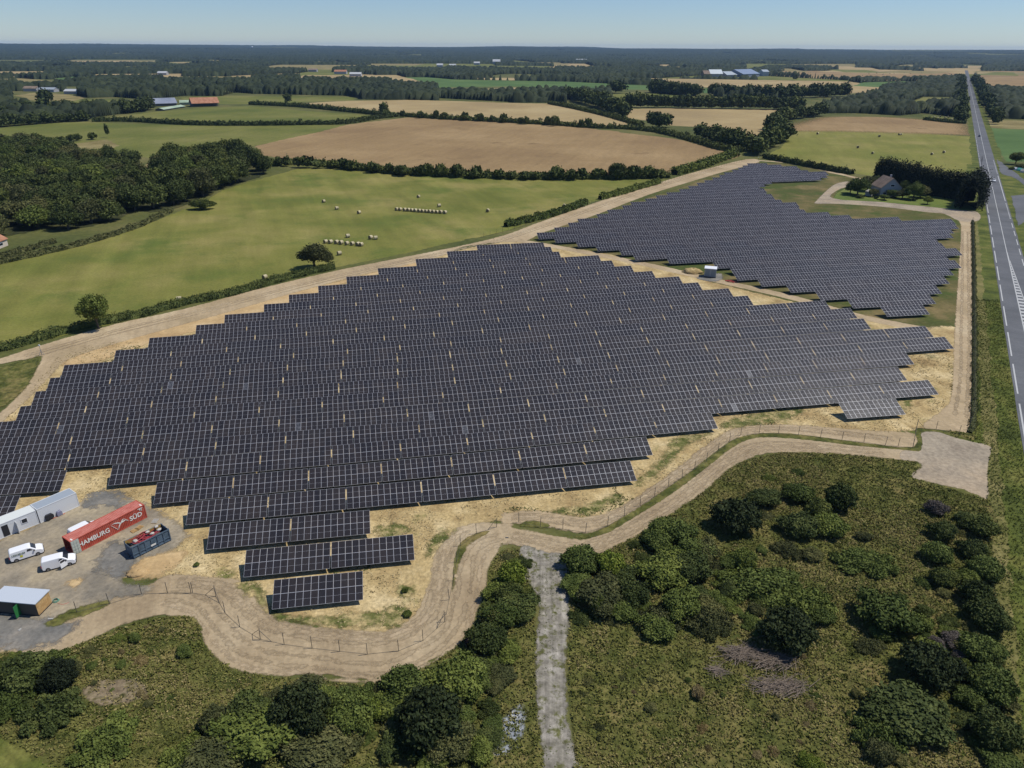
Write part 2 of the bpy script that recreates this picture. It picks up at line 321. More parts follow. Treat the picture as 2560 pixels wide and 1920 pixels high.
# far and middle fields
fields = [
 ('field', ZL, [(-160,420),(0,415),(250,392),(390,388),(520,395),(800,403),(1100,405),(1330,400),(1500,403),(1300,450),(1070,498),(1100,540),(900,560),(700,560),(460,500),(200,500),(0,520),(-200,530)], 'pasture'),
 ('field', ZL, [(440,374),(700,342),(880,327),(1080,320),(1380,345),(1610,362),(1530,385),(1400,398),(1100,400),(830,399),(560,387)], 'pasture'),
 ('field', ZL, [(160,324),(200,312),(330,292),(480,290),(640,300),(660,322),(540,345),(430,345),(300,330)], 'pasture'),
 ('field', ZL, [(60,275),(150,262),(300,270),(380,285),(300,300),(160,300)], 'drygrass'),
 ('field', ZL, [(780,285),(1000,275),(1180,278),(1400,280),(1520,280),(1545,296),(1300,302),(1210,310),(950,312),(800,300)], 'pasture'),
 ('field', ZL, [(1240,312),(1500,298),(1750,293),(2212,306),(2400,309),(2620,362),(2780,407),(2640,412),(2420,400),(2212,375),(1750,352),(1650,342),(1400,325)], 'wheat'),
 ('field', ZL, [(-160,228),(0,225),(200,220),(450,222),(470,230),(330,232),(100,238),(-160,242)], 'wheat'),
 ('field', ZL, [(240,200),(320,193),(375,212),(240,216)], 'green'),
 ('field', ZL, [(-160,206),(0,203),(90,200),(240,211),(0,218),(-160,220)], 'drygrass'),
 ('field', ZL, [(1000,190),(1150,183),(1250,178),(1450,180),(1620,185),(1610,196),(1400,197),(1200,201),(1010,204)], 'wheat'),
 ('field', ZL, [(1640,197),(1840,195),(1960,205),(2212,210),(2462,215),(2832,233),(2812,250),(2632,247),(2412,242),(2212,235),(1900,240),(1700,225)], 'green'),
 ('field', ZL, [(1980,199),(2212,198),(2362,205),(2212,209),(1990,204)], 'wheat'),
 ('field', ZL, [(1870,267),(1960,250),(2212,240),(2452,250),(2300,263),(2100,270)], 'wheat'),
 ('field', ZR, [(255,197),(600,200),(900,205),(1450,213),(1620,238),(1520,262),(1280,272),(1050,262),(850,240),(620,225),(400,208)], 'wheat'),
 ('field', ZR, [(1110,186),(1170,168),(1600,168),(1935,173),(1930,205),(1800,210),(1500,211),(1300,200)], 'stubble'),
 ('field', ZR, [(640,200),(860,185),(1100,190),(1300,201),(1500,213),(1320,211),(900,203)], 'pasture'),
 ('field', ZR, [(1470,233),(1520,218),(1700,213),(1790,218),(1700,236),(1600,239)], 'green'),
 ('field', ZR, [(488,333),(700,330),(950,333),(1240,341),(1150,390),(1095,468),(950,440),(850,412),(700,405),(500,372)], 'wheat'),
 ('field', ZR, [(430,270),(560,260),(800,276),(1100,290),(1200,305),(1080,322),(800,318),(500,318)], 'pasture'),
 ('field', ZR, [(800,248),(860,240),(1000,255),(900,268),(800,262)], 'green'),
 ('field', ZR, [(1090,543),(1180,480),(1185,425),(1300,425),(1700,432),(1990,452),(2025,500),(2020,545),(2005,600),(1700,625),(1540,620),(1300,585)], 'hayfield'),
 ('field', ZR, [(1180,412),(1330,372),(1480,358),(1800,380),(1950,398),(1988,446),(1700,436),(1400,428),(1186,428)], 'stubble'),
 ('field', ZR, [(1670,325),(1780,284),(1945,288),(1945,300),(1890,315),(1780,332)], 'pasture'),
 ('field', ZR, [(1770,358),(1950,378),(1955,397),(1790,378)], 'pasture'),
 ('field', ZR, [(1998,168),(2300,170),(2300,262),(2060,250),(2012,205)], 'stubble'),
 ('field', ZR, [(2030,378),(2400,390),(2400,430),(2050,412)], 'drygrass'),
 ('field', ZR, [(2042,414),(2400,432),(2400,560),(2135,560),(2080,480)], 'green'),
 ('field', ZR, [(1180,140),(1480,137),(1485,150),(1440,162),(1210,152)], 'drygrass'),
 ('field', ZR, [(1035,140),(1080,134),(1110,150),(1060,165),(1000,160)], 'pasture'),
 ('field', ZL, [(220,497),(460,465),(520,490),(400,535),(300,525)], 'drygrass'),
 ('field', ZL, [(530,620),(650,560),(720,570),(640,640)], 'drygrass'),
 ('field', D, [(-60,590),(0,572),(100,548),(200,522),(300,492),(370,462),(430,440),(480,412),(560,387),(640,364),(740,366),(850,378),(1000,383),(1200,386),(1440,388),(1400,400),(1290,432),(1180,467),(1090,500),(1000,518),(870,548),(720,578),(560,614),(400,657),(260,694),(100,733),(-60,770)], 'meadow'),
 ('field', D, [(550,316),(760,268),(880,254),(1000,258),(1130,268),(1240,273),(1340,285),(1460,300),(1600,335),(1560,350),(1480,372),(1430,380),(1330,379),(1100,372),(900,362),(740,355),(640,345),(560,335)], 'stubble'),
]
CLEAR = []
for nm, f, L, m in fields:
    P = S(f, L); CLEAR.append([(p.x, p.y) for p in P])
    if L[0] == (1180,412): soft(nm, P, GM[m], 26, 3.5, 0, bound=(-100, 500, 400, 900))
    else: sheet(nm, P, GM[m], .8)

# road, verges, markings.  The road is straight: origin point and direction from two surveyed points of its left edge
RA, RB = G(2541.6, 988), G(2424, 249)
rd = (RB-RA); rd.z = 0; rd.normalize(); rn = Vector((rd.y, -rd.x, 0))      # rn points to the right of the road
def RP(s, w): return RA+rd*s+rn*w
LW, RW = 0.0, 9.2
def strip(name, s0, s1, w0, w1, m, rough=.0, z=None): return sheet(name, [RP(s0, w0), RP(s1, w0), RP(s1, w1), RP(s0, w1)], m, rough, z=z)
strip('verge_grass', -160, 236, -24, 26, GM['verge'], .5)
strip('verge_grass', 236, 420, -8, 26, GM['verge'], .5)
strip('verge_grass', 420, 3000, -5, 15, GM['verge'], .5)
strip('dry_verge', -150, 240, -7.2, -4.6, GM['vergedry'], 1.6)
strip('dry_verge', -150, 240, -12.6, -11.4, GM['vergedry'], 1.2)
cq = random.Random(12)
for k in range(60):                                            # pale and green fields lying open between the far woods
    r = cq.uniform(1900, 4400); a = R(90+cq.uniform(-38, 34)); c = Vector((r*math.cos(a), r*math.sin(a), 0)); w, l = cq.uniform(50, 210), cq.uniform(.07, .13)*r
    if a < R(88): r = max(r, 3100); c = Vector((r*math.cos(a), r*math.sin(a), 0)); w *= .6
    t = a-R(90)+cq.uniform(-.25, .25); ux = Vector((math.cos(t), math.sin(t), 0)); uy = Vector((-math.sin(t), math.cos(t), 0))
    P = [c-ux*w-uy*l*.8, c+ux*w*.9-uy*l, c+ux*w+uy*l*.9, c-ux*w*.8+uy*l]; CLEAR.append([(p.x, p.y) for p in P]); sheet('field', P, GM[cq.choice(['wheat', 'wheat', 'pasture', 'drygrass'])], .5)
# the site and its tracks
soft('site_grass', S(D, [(1140,515),(1300,458),(1480,402),(1600,354),(1660,345),(1780,368),(1880,388),(1900,400),(1860,418),(2000,450),(2085,470),(2095,700),(2070,722),(1900,700),(1520,615),(1240,545)]), GM['sitegrass'], 1.5)
soft('bare_soil', S(D, [(-60,990),(0,912),(60,850),(130,765),(300,715),(500,655),(700,605),(900,562),(1090,522),(1200,532),(1330,552),(1520,605),(1900,695),(2060,722),(2075,900),(1960,930),(1800,945),(1640,935),(1560,945),(1480,1020),(1400,1095),(1300,1135),(1200,1120),(1040,1130),(985,1180),(965,1290),(900,1350),(830,1375),(760,1372),(640,1340),(560,1300),(430,1255),(200,1250),(-60,1260)]), GM['soil'], 1.2)
soft('orange_soil', S(D, [(140,772),(300,722),(480,668),(650,628),(800,590),(900,566),(900,574),(760,606),(640,650),(500,694),(420,716),(320,742),(240,772),(150,790)]), GM['orange'], 1.6)
soft('perimeter_track', S(D, [(-40,788),(0,775),(95,744),(250,700),(400,667),(560,624),(720,586),(870,556),(1000,530),(1090,508),(1160,482),(1300,433),(1400,402),(1500,372),(1612,344),(1640,350),(1560,372),(1480,396),(1400,421),(1290,463),(1180,500),(1130,522),(1080,523),(1000,533),(960,551),(870,574),(780,594),(650,628),(500,672),(380,705),(250,742),(150,775),(120,800),(60,862),(0,915),(-60,960),(-60,925),(0,892),(55,835),(92,770),(60,775),(0,786),(-40,798)]), GM['track'], 0.6)
soft('centre_track', band(catmull(S(D, [(1120,520),(1200,533),(1380,568),(1530,602),(1700,640),(1850,682),(2000,712),(2075,722)]), 4), 4.6), GM['track'], 0.5)
soft('corner_soil', S(D, [(2000,712),(2062,705),(2068,724),(2066,860),(2040,910),(1985,925),(1940,900),(2010,850),(1990,790),(2050,740)]), GM['soil'], 2.0)
soft('east_track', S(D, [(2060,468),(2100,474),(2101,600),(2102,760),(2100,900),(2090,935),(2050,930),(1990,922),(2030,890),(2056,850),(2062,720),(2070,600),(2076,486)]), GM['track'], 0.5)
soft('north_track', band(catmull(S(D, [(1625,346),(1700,352),(1790,370),(1880,392)]), 4), 4.2), GM['track'], 0.6)
soft('house_track', band(catmull(S(D, [(1792,372),(1850,384),(1880,394)]), 3), 3.5), GM['track'], 0.5)
soft('house_track', S(D, [(1765,432),(1800,400),(1830,392),(1850,398),(1815,408),(1793,425),(1830,432),(1900,436),(2000,444),(2070,452),(2112,458),(2115,476),(2075,478),(2040,462),(2000,458),(1900,446),(1800,440),(1762,440)]), GM['pad'], 0.5)
soft('inner_track', S(lambda x, y: G(1280+x*.57866, 960+y*.57866), [(1740,215),(1600,205),(1400,190),(1200,176),(1050,178),(960,192),(880,235),(780,310),(640,422),(520,502),(400,560),(300,575),(200,560),(100,548),(0,555),(-40,560),(-40,608),(0,602),(120,612),(230,630),(320,645),(400,618),(480,572),(600,492),(760,388),(900,278),(960,238),(1050,216),(1200,216),(1500,254),(1735,278)]), GM['track'], 0.8)
path_up = [(1755,285),(1500,268),(1300,242),(1100,225),(1000,240),(900,300),(800,385),(650,495),(520,575),(400,640),(320,672),(240,668),(150,650),(0,620)]
path_dn = [(-40,690),(50,706),(150,742),(245,748),(300,750),(400,722),(500,690),(620,618),(700,570),(780,540),(860,450),(930,380),(1000,335),(1100,298),(1300,300),(1560,320),(1755,335)]
Z4 = lambda x, y: G(1280+x*.57866, 960+y*.57866)
Z3 = lambda x, y: G(420+x*.38879, 1140+y*.38879)
ZY = lambda x, y, z=0.0: G(x*.30139, 1140+y*.30139, z)
gp = S(Z4, path_up)+S(Z3, [(2212,440),(2000,430),(1850,470),(1780,540),(1710,650),(1690,780),(1650,900),(1600,1000),(1480,1100),(1350,1130),(1150,1115),(900,1090),(720,1050),(620,960),(500,830),(420,790),(280,780),(130,765),(0,765)])
gp += S(ZY, [(1200,1080),(900,1180),(640,1280),(430,1370),(300,1420),(-60,1400),(-60,1640),(150,1640),(400,1640),(600,1590),(800,1500),(1000,1405),(1250,1330),(1400,1325)])
gp += S(Z3, [(0,1030),(120,1040),(190,1070),(230,1200),(320,1310),(450,1380),(700,1410),(900,1400),(1000,1400),(1200,1430),(1350,1450),(1450,1450),(1600,1360),(1800,1260),(1900,1180),(1960,1080),(2010,930),(2050,830),(2050,740),(2110,640)])+S(Z4, path_dn)
soft('gravel_path', gp, GM['path'], 0.55)
soft('grass_strip', S(Z3, [(1825,860),(1835,740),(1850,640),(1880,560),(1960,505),(2040,482),(2070,488),(1985,540),(1925,600),(1885,665),(1855,760),(1840,860)]), GM['scrub'], 0.35)
soft('grass_strip', S(Z4, [(1735,272),(1500,252),(1200,214),(1040,219),(950,246),(870,302),(740,400),(600,497),(480,575),(400,622),(320,652),(270,655),(300,668),(340,662),(420,640),(540,568),(680,480),(820,378),(910,305),(1000,248),(1100,230),(1300,244),(1500,268),(1700,285),(1770,292),(1790,280),(1800,215),(1900,222),(1990,245),(1990,215),(1800,195),(1742,195)]), GM['scrub'], 0.35)
soft('grass_tuft_strip', S(Z4, [(35,612),(60,592),(110,590),(160,608),(140,622),(80,618)]), GM['scrub'], 0.5)
ZP = lambda x, y: G(2140+x*.18987, 1020+y*.18987)
for mid, ws_ in ((S(Z4, [(1600,295),(1300,270),(1100,262),(1000,288),(915,342),(820,418),(700,520),(560,600),(440,665),(330,705),(240,705),(120,680),(0,655)]), ((-1.0, 'rut'), (.8, 'rut'), (0, 'rutl'), (1.9, 'rutl'))), (S(Z4, [(1650,238),(1400,210),(1200,195),(1010,200),(900,245),(780,340),(620,460),(500,535),(390,590),(300,605),(200,590),(100,575),(0,577)]), ((-.8, 'rut'), (.8, 'rut'), (0, 'rutl'))), (S(Z3, [(2150,520),(2020,560),(1950,640),(1920,760),(1900,900),(1850,1060),(1760,1190),(1600,1290),(1400,1370),(1150,1370),(900,1330),(650,1300),(450,1220),(330,1080),(220,960),(100,910),(0,900)]), ((-1.0, 'rut'), (.7, 'rut'), (1.9, 'rutl'))), (S(Z3, [(1900,470),(1810,560),(1760,700),(1740,850),(1680,1010),(1560,1110),(1350,1180),(1100,1160),(850,1130),(650,1080),(520,980),(400,870),(250,820),(60,810)]), ((-.8, 'rut'), (.9, 'rut'), (0, 'rutl'))), (S(D, [(2085,500),(2086,650),(2084,800),(2075,900)]), ((-1, 'rut'), (.9, 'rut'), (2.0, 'rutl'))), (S(D, [(60,772),(250,718),(450,670),(700,606),(900,560),(1080,520),(1250,462),(1400,410),(1560,362)]), ((-1.2, 'rut'), (.8, 'rut'), (2.2, 'rutl'))), (S(Z4, [(190,760),(180,900),(178,1050),(176,1200),(182,1350),(196,1500),(225,1659)]), ((-1.1, 'gl'), (1.0, 'gl')))):
    for w_, k_ in ws_:
        cl = catmull(mid, 4); off_ = []
        for i_, p_ in enumerate(cl): t_ = (cl[min(i_+1, len(cl)-1)]-cl[max(i_-1, 0)]).normalized(); off_.append(p_+Vector((-t_.y, t_.x, 0))*(w_+.3*mnoise.noise(Vector((i_*.3, w_, 1)))))
        soft('wheel_rut', band(off_, .55), GM[k_], .6, .6, 0)
soft('grass_strip', band(catmull(S(Z4, [(172,880),(170,1000),(166,1150),(174,1300),(190,1420)]), 4), .7), GM['scrub'], .8, .4, 0)
soft('gravel_pad', S(ZP, [(870,322),(1080,320),(1300,390),(1500,440),(1772,512),(1742,700),(1728,900),(1722,1216),(1400,1120),(1050,1020),(738,912),(800,800),(828,722),(770,695),(600,690),(600,565),(780,572),(850,560),(875,450)]), GM['pad'], 0.25)
soft('yard', S(ZY, [(-60,720),(0,700),(330,560),(640,400),(760,300),(950,280),(1050,350),(1250,430),(1480,560),(1540,660),(1400,800),(1180,900),(1030,1000),(1030,1060),(1250,1080),(1200,1140),(900,1200),(620,1290),(420,1370),(-60,1400)]), GM['yard'], 1.6)
soft('grey_gravel', S(ZY, [(760,320),(900,290),(1030,370),(1010,430),(870,400),(700,440)]), GM['tar'], 2.2)
soft('grey_gravel', S(ZY, [(880,760),(1000,700),(1080,820),(1150,880),(1000,1000),(900,960),(800,900)]), GM['tar'], 2.2)
soft('grey_gravel', S(ZY, [(-60,1330),(330,1350),(640,1400),(560,1500),(300,1590),(100,1600),(-60,1560)]), GM['tar'], 2.2)
soft('orange_soil', S(ZY, [(1100,960),(1130,890),(1260,830),(1480,780),(1540,820),(1470,900),(1300,1000),(1150,1000)]), GM['orange'], 1.6)
soft('orange_soil', S(ZY, [(560,1080),(590,1040),(680,1025),(690,1045),(620,1090)]), GM['orange'], 1.6)
soft('scrub_grass', S(ZY, [(380,1395),(460,1340),(560,1290),(700,1245),(860,1205),(900,1225),(780,1290),(620,1350),(480,1405)]), GM['scrub'], 0.7)
scr = S(lambda x, y: G(x, y), [(-120,1640),(0,1630),(120,1640),(200,1610),(300,1570),(380,1545),(470,1540),(495,1560),(510,1610),(545,1650),(600,1680),(690,1695),(790,1700),(900,1712),(985,1712),(1060,1670),(1140,1620),(1190,1560),(1215,1500),(1225,1420),(1250,1380),(1300,1372),(1330,1460),(1340,1600),(1340,1750),(1370,1960),(1000,2100),(-200,2100)])
soft('scrub_grass', scr, GM['scrub'], 0.7)
scr2 = S(lambda x, y: G(x, y), [(1425,1395),(1500,1385),(1590,1340),(1700,1270),(1760,1230),(1820,1175),(1870,1150),(1950,1132),(2100,1135),(2290,1155),(2300,1170),(2280,1195),(2470,1250),(2480,1400),(2500,1600),(2530,1800),(2560,2100),(1400,2100),(1440,1900),(1420,1700)])
soft('scrub_grass', scr2, GM['scrub'], 0.7)
soft('bare_patch', S(D, [(178,1492),(215,1470),(260,1468),(312,1478),(318,1500),(270,1520),(225,1525),(190,1515)]), GM['drysoil'], .8)
soft('grass_corner', S(D, [(-60,1572),(0,1590),(70,1628),(130,1665),(160,1700),(-60,1720)]), GM['verge'], 1.0)
soft('spur_track', S(Z4, [(35,700),(60,850),(108,900),(120,1000),(108,1100),(100,1250),(110,1400),(130,1550),(160,1750),(320,1750),(282,1640),(262,1560),(240,1450),(228,1300),(232,1150),(250,1000),(232,850),(250,748),(150,728)]), GM['grit'], 0.6)
for _p in ([(640,985),(760,1030),(900,1045),(1100,1035),(1250,1000),(1330,1010),(1450,960),(1560,1000),(1480,1080),(1300,1105),(1000,1090),(800,1060),(680,1030)],[(1480,830),(1560,850),(1560,900),(1490,900)],[(440,830),(560,800),(600,880),(640,960),(560,930),(480,870)],[(1780,470),(1850,470),(1780,540),(1680,640),(1650,680),(1660,600),(1700,540)],[(1340,450),(1460,440),(1560,470),(1480,520),(1380,520)]):
    soft('weeds_patch', S(Z3, _p), GM['weedy'], 1.3)
for _p in ([(180,545),(330,520),(460,470),(440,520),(340,560),(250,565)],[(860,215),(760,260),(660,360),(560,440),(540,430),(640,330),(700,240),(800,215)],[(960,150),(1150,110),(1260,105),(1200,150),(1000,185),(900,190)],[(1640,60),(1720,70),(1700,120),(1660,110)]):
    soft('weeds_patch', S(Z4, _p), GM['weedy'], 1.6)
soft('weeds_patch', S(D, [(-40,800),(0,792),(60,778),(84,772),(62,830),(30,862),(0,880),(-40,880)]), GM['scrub'], 1.0)
soft('stone_patch', S(Z4, [(-130,1545),(-60,1470),(0,1410),(60,1400),(50,1460),(20,1560),(-60,1600)]), GM['wet'], 1.0)
soft('lawn', S(D, [(1800,428),(1845,400),(1900,395),(2060,430),(2110,455),(2060,452),(1900,436)]), GM['lawn'], 0.8)
strip('road', -160, 3300, -.4, RW+.5, GM['asphalt'], .25)
def side_road(nm, L): sheet(nm, S(G, L), GM['asphalt'], .3)
side_road('side_road', [(2490,398),(2498,402),(2540,432),(2570,455),(2600,470),(2600,490),(2560,462),(2530,442),(2507,436),(2500,430)])
side_road('side_road', [(2528,490),(2600,482),(2600,530),(2545,566),(2538,530)])
side_road('side_road', [(2456,390),(2448,412),(2452,424),(2462,425)])
mk = MB()
def dash(s0, s1, w0, w1): mk.quad([(*RP(s0, w0).xy, 0), (*RP(s1, w0).xy, 0), (*RP(s1, w1).xy, 0), (*RP(s0, w1).xy, 0)])
s = -155
while s < 240:
    dash(s, s+20, .1, .42); s += 26
while s < 700: dash(s, s+30, .1, .3); s += 34
for k in range(14): dash(252+3.4*k, 253.6+3.4*k, .1, .5)
for k in range(16): dash(405+3.4*k, 406.6+3.4*k, .1, .5)
dash(155, 2400, 4.3, 4.55)
for k in range(46):                                              # hatched median opening towards the camera
    s = 137-3.6*k; w = 4.7+(137-s)*.028
    dash(s, s+1.7, 4.62, min(w, 7.3))
mk.quad([(*RP(155, 4.3).xy, 0), (*RP(155, 4.55).xy, 0), (*RP(137, 4.75).xy, 0), (*RP(137, 4.3).xy, 0)])
dash(-155, 137, 4.3, 4.6)
mk.quad([(*RP(137, 4.62).xy, 0), (*RP(137, 4.9).xy, 0), (*RP(40, 7.65).xy, 0), (*RP(40, 7.35).xy, 0)])
for k in range(14): dash(225+3.2*k, 226.6+3.2*k, RW-.5, RW-.05)
dash(275, 372, RW-.45, RW-.1)
for k in range(22): dash(380+3.4*k, 381.6+3.4*k, RW-.5, RW-.05)
for k in range(12): dash(203-18*k, 214-18*k, RW-.4, RW-.1)
o = mk.build('road_markings', M_paint); o.location.z = -.055+.0006*_lay[0]+.006; tag(o, kind='structure')

# ------------------------------------------------------------------ solar tables
M_cell = mat('solar_glass', (.013, .012, .015), .2, spec=.5)
def _cells(m, hazy=False):
    nt = m.node_tree; b = nt.nodes['Principled BSDF']
    uv = nt.nodes.new('ShaderNodeUVMap').outputs[0]; sp = nt.nodes.new('ShaderNodeSeparateXYZ'); nt.links.new(uv, sp.inputs[0])
    def line(o, n, w):
        a = nt.nodes.new('ShaderNodeMath'); a.operation = 'MULTIPLY'; a.inputs[1].default_value = n; nt.links.new(o, a.inputs[0])
        f = nt.nodes.new('ShaderNodeMath'); f.operation = 'FRACT'; nt.links.new(a.outputs[0], f.inputs[0])
        c = nt.nodes.new('ShaderNodeMath'); c.operation = 'LESS_THAN'; c.inputs[1].default_value = w; nt.links.new(f.outputs[0], c.inputs[0]); return c.outputs[0]
    g = nt.nodes.new('ShaderNodeMath'); g.operation = 'MAXIMUM'; nt.links.new(line(sp.outputs[0], 6, .09), g.inputs[0]); nt.links.new(line(sp.outputs[1], 12, .05), g.inputs[1])
    pos = nt.nodes.new('ShaderNodeNewGeometry').outputs['Position']
    base = _ramp(nt, _noise(nt, pos, .25, 2), [(.35, (.0205, .0175, .0155)), (.65, (.030, .0255, .0215))])
    oi = nt.nodes.new('ShaderNodeObjectInfo').outputs['Random']
    base = _mix(nt, base, _ramp(nt, oi, [(0, (.8, .82, .9)), (1, (1.25, 1.15, 1.1))]), 1.0, 'MULTIPLY')
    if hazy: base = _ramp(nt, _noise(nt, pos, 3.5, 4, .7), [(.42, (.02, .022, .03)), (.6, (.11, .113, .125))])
    nt.links.new(_mix(nt, base, (.042, .041, .046), g.outputs[0]), b.inputs['Base Color'])
_cells(M_cell)
M_haze_cell = mat('speckled_solar_glass', (.05, .05, .06), .45); _cells(M_haze_cell, True)
M_frame = mat('aluminium_frame', (.41, .415, .44), .45, .15, .5)
M_steel = mat('galvanised_steel', (.34, .35, .36), .5, .5, .5)
M_under = mat('module_backsheet', (.10, .10, .11), .8)
TILT = R(23); NCOL = 12; MW, MH = 1.072, 2.245; ZLOW = .85; TW = NCOL*MW; HY = MH*math.cos(TILT)
GAP = .2; PITCH_T = TW+GAP
TM = Matrix.Translation((0, 0, ZLOW+MH*math.sin(TILT))) @ Matrix.Rotation(TILT, 4, 'X')     # table plane, origin at its middle
def module_mesh(name, cells, spots):
    "glass, frame and back of modules centred on spots (table plane)"
    V = []; F = []; MI = []; UV = []
    for cx, cy in spots:
        w, h, b, t = MW/2-.008, MH/2-.008, .026, .035
        def q(x0, x1, y0, y1, z, mi, uv=None):
            k = len(V); V.extend(((x0, y0, z), (x1, y0, z), (x1, y1, z), (x0, y1, z))); F.append((k, k+1, k+2, k+3)); MI.append(mi)
            UV.extend(uv or ((0, 0),)*4)
        X0, X1, Y0, Y1 = cx-w, cx+w, cy-h, cy+h
        q(X0+b, X1-b, Y0+b, cy-.009, t-.003, 0, ((0, 0), (1, 0), (1, .5), (0, .5)))
        q(X0+b, X1-b, cy+.009, Y1-b, t-.003, 0, ((0, .5), (1, .5), (1, 1), (0, 1)))
        q(X0+b, X1-b, cy-.009, cy+.009, t-.0025, 1)
        q(X0, X0+b, Y0, Y1, t, 1); q(X1-b, X1, Y0, Y1, t, 1); q(X0+b, X1-b, Y0, Y0+b, t, 1); q(X0+b, X1-b, Y1-b, Y1, t, 1)
        k = len(V); V.extend(((X0, Y0, 0), (X1, Y0, 0), (X1, Y1, 0), (X0, Y1, 0), (X0, Y0, t), (X1, Y0, t), (X1, Y1, t), (X0, Y1, t)))
        for f, mi in (((3, 2, 1, 0), 2), ((0, 1, 5, 4), 1), ((1, 2, 6, 5), 1), ((2, 3, 7, 6), 1), ((3, 0, 4, 7), 1)):
            F.append(tuple(k+i for i in f)); MI.append(mi); UV.extend(((0, 0),)*4)
    me = bpy.data.meshes.new(name); me.from_pydata(V, [], F)
    for q_ in (cells, M_frame, M_under): me.materials.append(q_)
    me.polygons.foreach_set('material_index', MI)
    uvl = me.uv_layers.new(name='UVMap'); uvl.data.foreach_set('uv', np.array(UV, np.float32).ravel())
    me.update(); return me
SPOTS = [((i-(NCOL-1)/2)*MW, (j-.5)*MH) for j in (0, 1) for i in range(NCOL)]
me_mod = module_mesh('solar_module', M_cell, [(0, 0)]); me_mod_h = module_mesh('solar_module', M_haze_cell, [(0, 0)])
me_arr = module_mesh('module_array', M_cell, SPOTS)
def rails():
    m = MB()
    for y in (-1.6, -.55, .55, 1.6): m.box(-TW/2+.05, TW/2-.05, y-.03, y+.03, -.07, -.003, 0, TM)
    return m
def legs():
    out = []
    for x in (-5.0, -2.5, 0, 2.5, 5.0):
        m = MB(); top = TM @ Vector((x, -.9, -.08)); top2 = TM @ Vector((x, 1.2, -.08))
        m.box(x-.04, x+.04, -.25, -.17, 0, (TM @ Vector((x, -.2, -.08))).z)
        m.tube(top, top2, .045, n=4); m.tube((x, -.2, .55), top2, .03, n=4)
        out.append(m)
    return out
me_rail = rails().mesh('rail', M_steel); me_legs = [l.mesh('leg', M_steel) for l in legs()]
fr = rails()
for l in legs():
    k = len(fr.v); fr.v += l.v; fr.f += [tuple(i+k for i in f) for f in l.f]; fr.m += l.m
me_frame = fr.mesh('support_frame', M_steel)

near_rows = [  # rows of the near field, farthest first: segments of (left end, right end) of the upper edge
 [((1191,613),(1358,606))], [((1117,629),(1376.6,617))], [((1038.5,648),(1397,629))], [((944,671),(1496,638))], [((865.5,692),(1529,651))],
 [((795,715),(1577,664))], [((722,737),(1630,677.5))], [((660,761),(1697,691))], [((562,787),(1745,706))], [((491,813),(1821,721))],
 [((374,845),(1869,739))], [((290,876),(2061,751))], [((161,913),(2125,770))], [((126,945),(2158,796))], [((90,979),(2312,815))],
 [((52,1016),(2361,842))], [((0,1055),(2262,879))], [((0,1096),(2243.5,917))], [((0,1137),(2320,950))],
 [((0,1186),(168,1175)), ((282,1163),(1776,1030)), ((2095.5,1007),(2238.7,997))],
 [((0,1241),(52,1238)), ((393,1207),(1615,1092))], [((473,1255),(1575,1152))], [((525,1312),(924,1275))], [((615.6,1376),(1032,1335.6))], [((685.5,1450),(906.8,1427.7))]]
FL = [(1867.5,408.4),(1856,413.9),(1844.5,419),(1829.6,424.4),(1809.2,431.2),(1797,437.5),(1780,444.2),(1760.4,451),(1741.5,457.4),(1719.8,465.5),(1697,473.2),(1666,481.6),(1639.2,488.9),(1612.4,496.9),(1576,505.4),(1555.3,514),(1517.9,524.7),(1491.5,535.3),(1443.7,547.2),(1420,557),(1385.6,569),(1342,581.9),(1384,590.3),(1439,600.6),(1487.7,610.3),(1547,620.6),(1581,632.3),(1665.4,640.8),(1780,652.3),(1822.2,664.2),(1832.3,680.5),(1892,695),(1964,709.5),(2038,727.9),(2117,746.5),(2201,766.5)]
FR = [(1916,407.8),(1951.2,411.3),(1990.3,415.1),(1998,421),(2018,425.4),(2063.5,428.6),(2060,434.5),(2045,440.5),(1921,449.5),(1905,456.5),(1895,465.5),(1908.4,471),(1911,478),(1926.8,485),(1932,492),(1950.7,499),(1988.6,505.5),(1992,514),(2008.5,523.7),(2069.5,530),(2121.7,537.5),(2244,542.3),(2376,547),(2382,557),(2370,567.7),(2368,579),(2334.6,593.8),(2351.4,607.9),(2388.8,620.4),(2361.7,637.7),(2385.6,650.7),(2365.7,667.6),(2355,688.2),(2335.7,711.7),(2320.5,735.8),(2304,761)]
ORD = ['', 'first','second','third','fourth','fifth','sixth','seventh','eighth','ninth','tenth','eleventh','twelfth','thirteenth','fourteenth','fifteenth','sixteenth','seventeenth','eighteenth','nineteenth','twentieth','twenty-first','twenty-second','twenty-third','twenty-fourth','twenty-fifth','twenty-sixth','twenty-seventh','twenty-eighth','twenty-ninth','thirtieth','thirty-first','thirty-second','thirty-third','thirty-fourth','thirty-fifth','thirty-sixth']
ZTOP = ZLOW+2*MH*math.sin(TILT)
tables = []      # (centre, angle, scale, label)
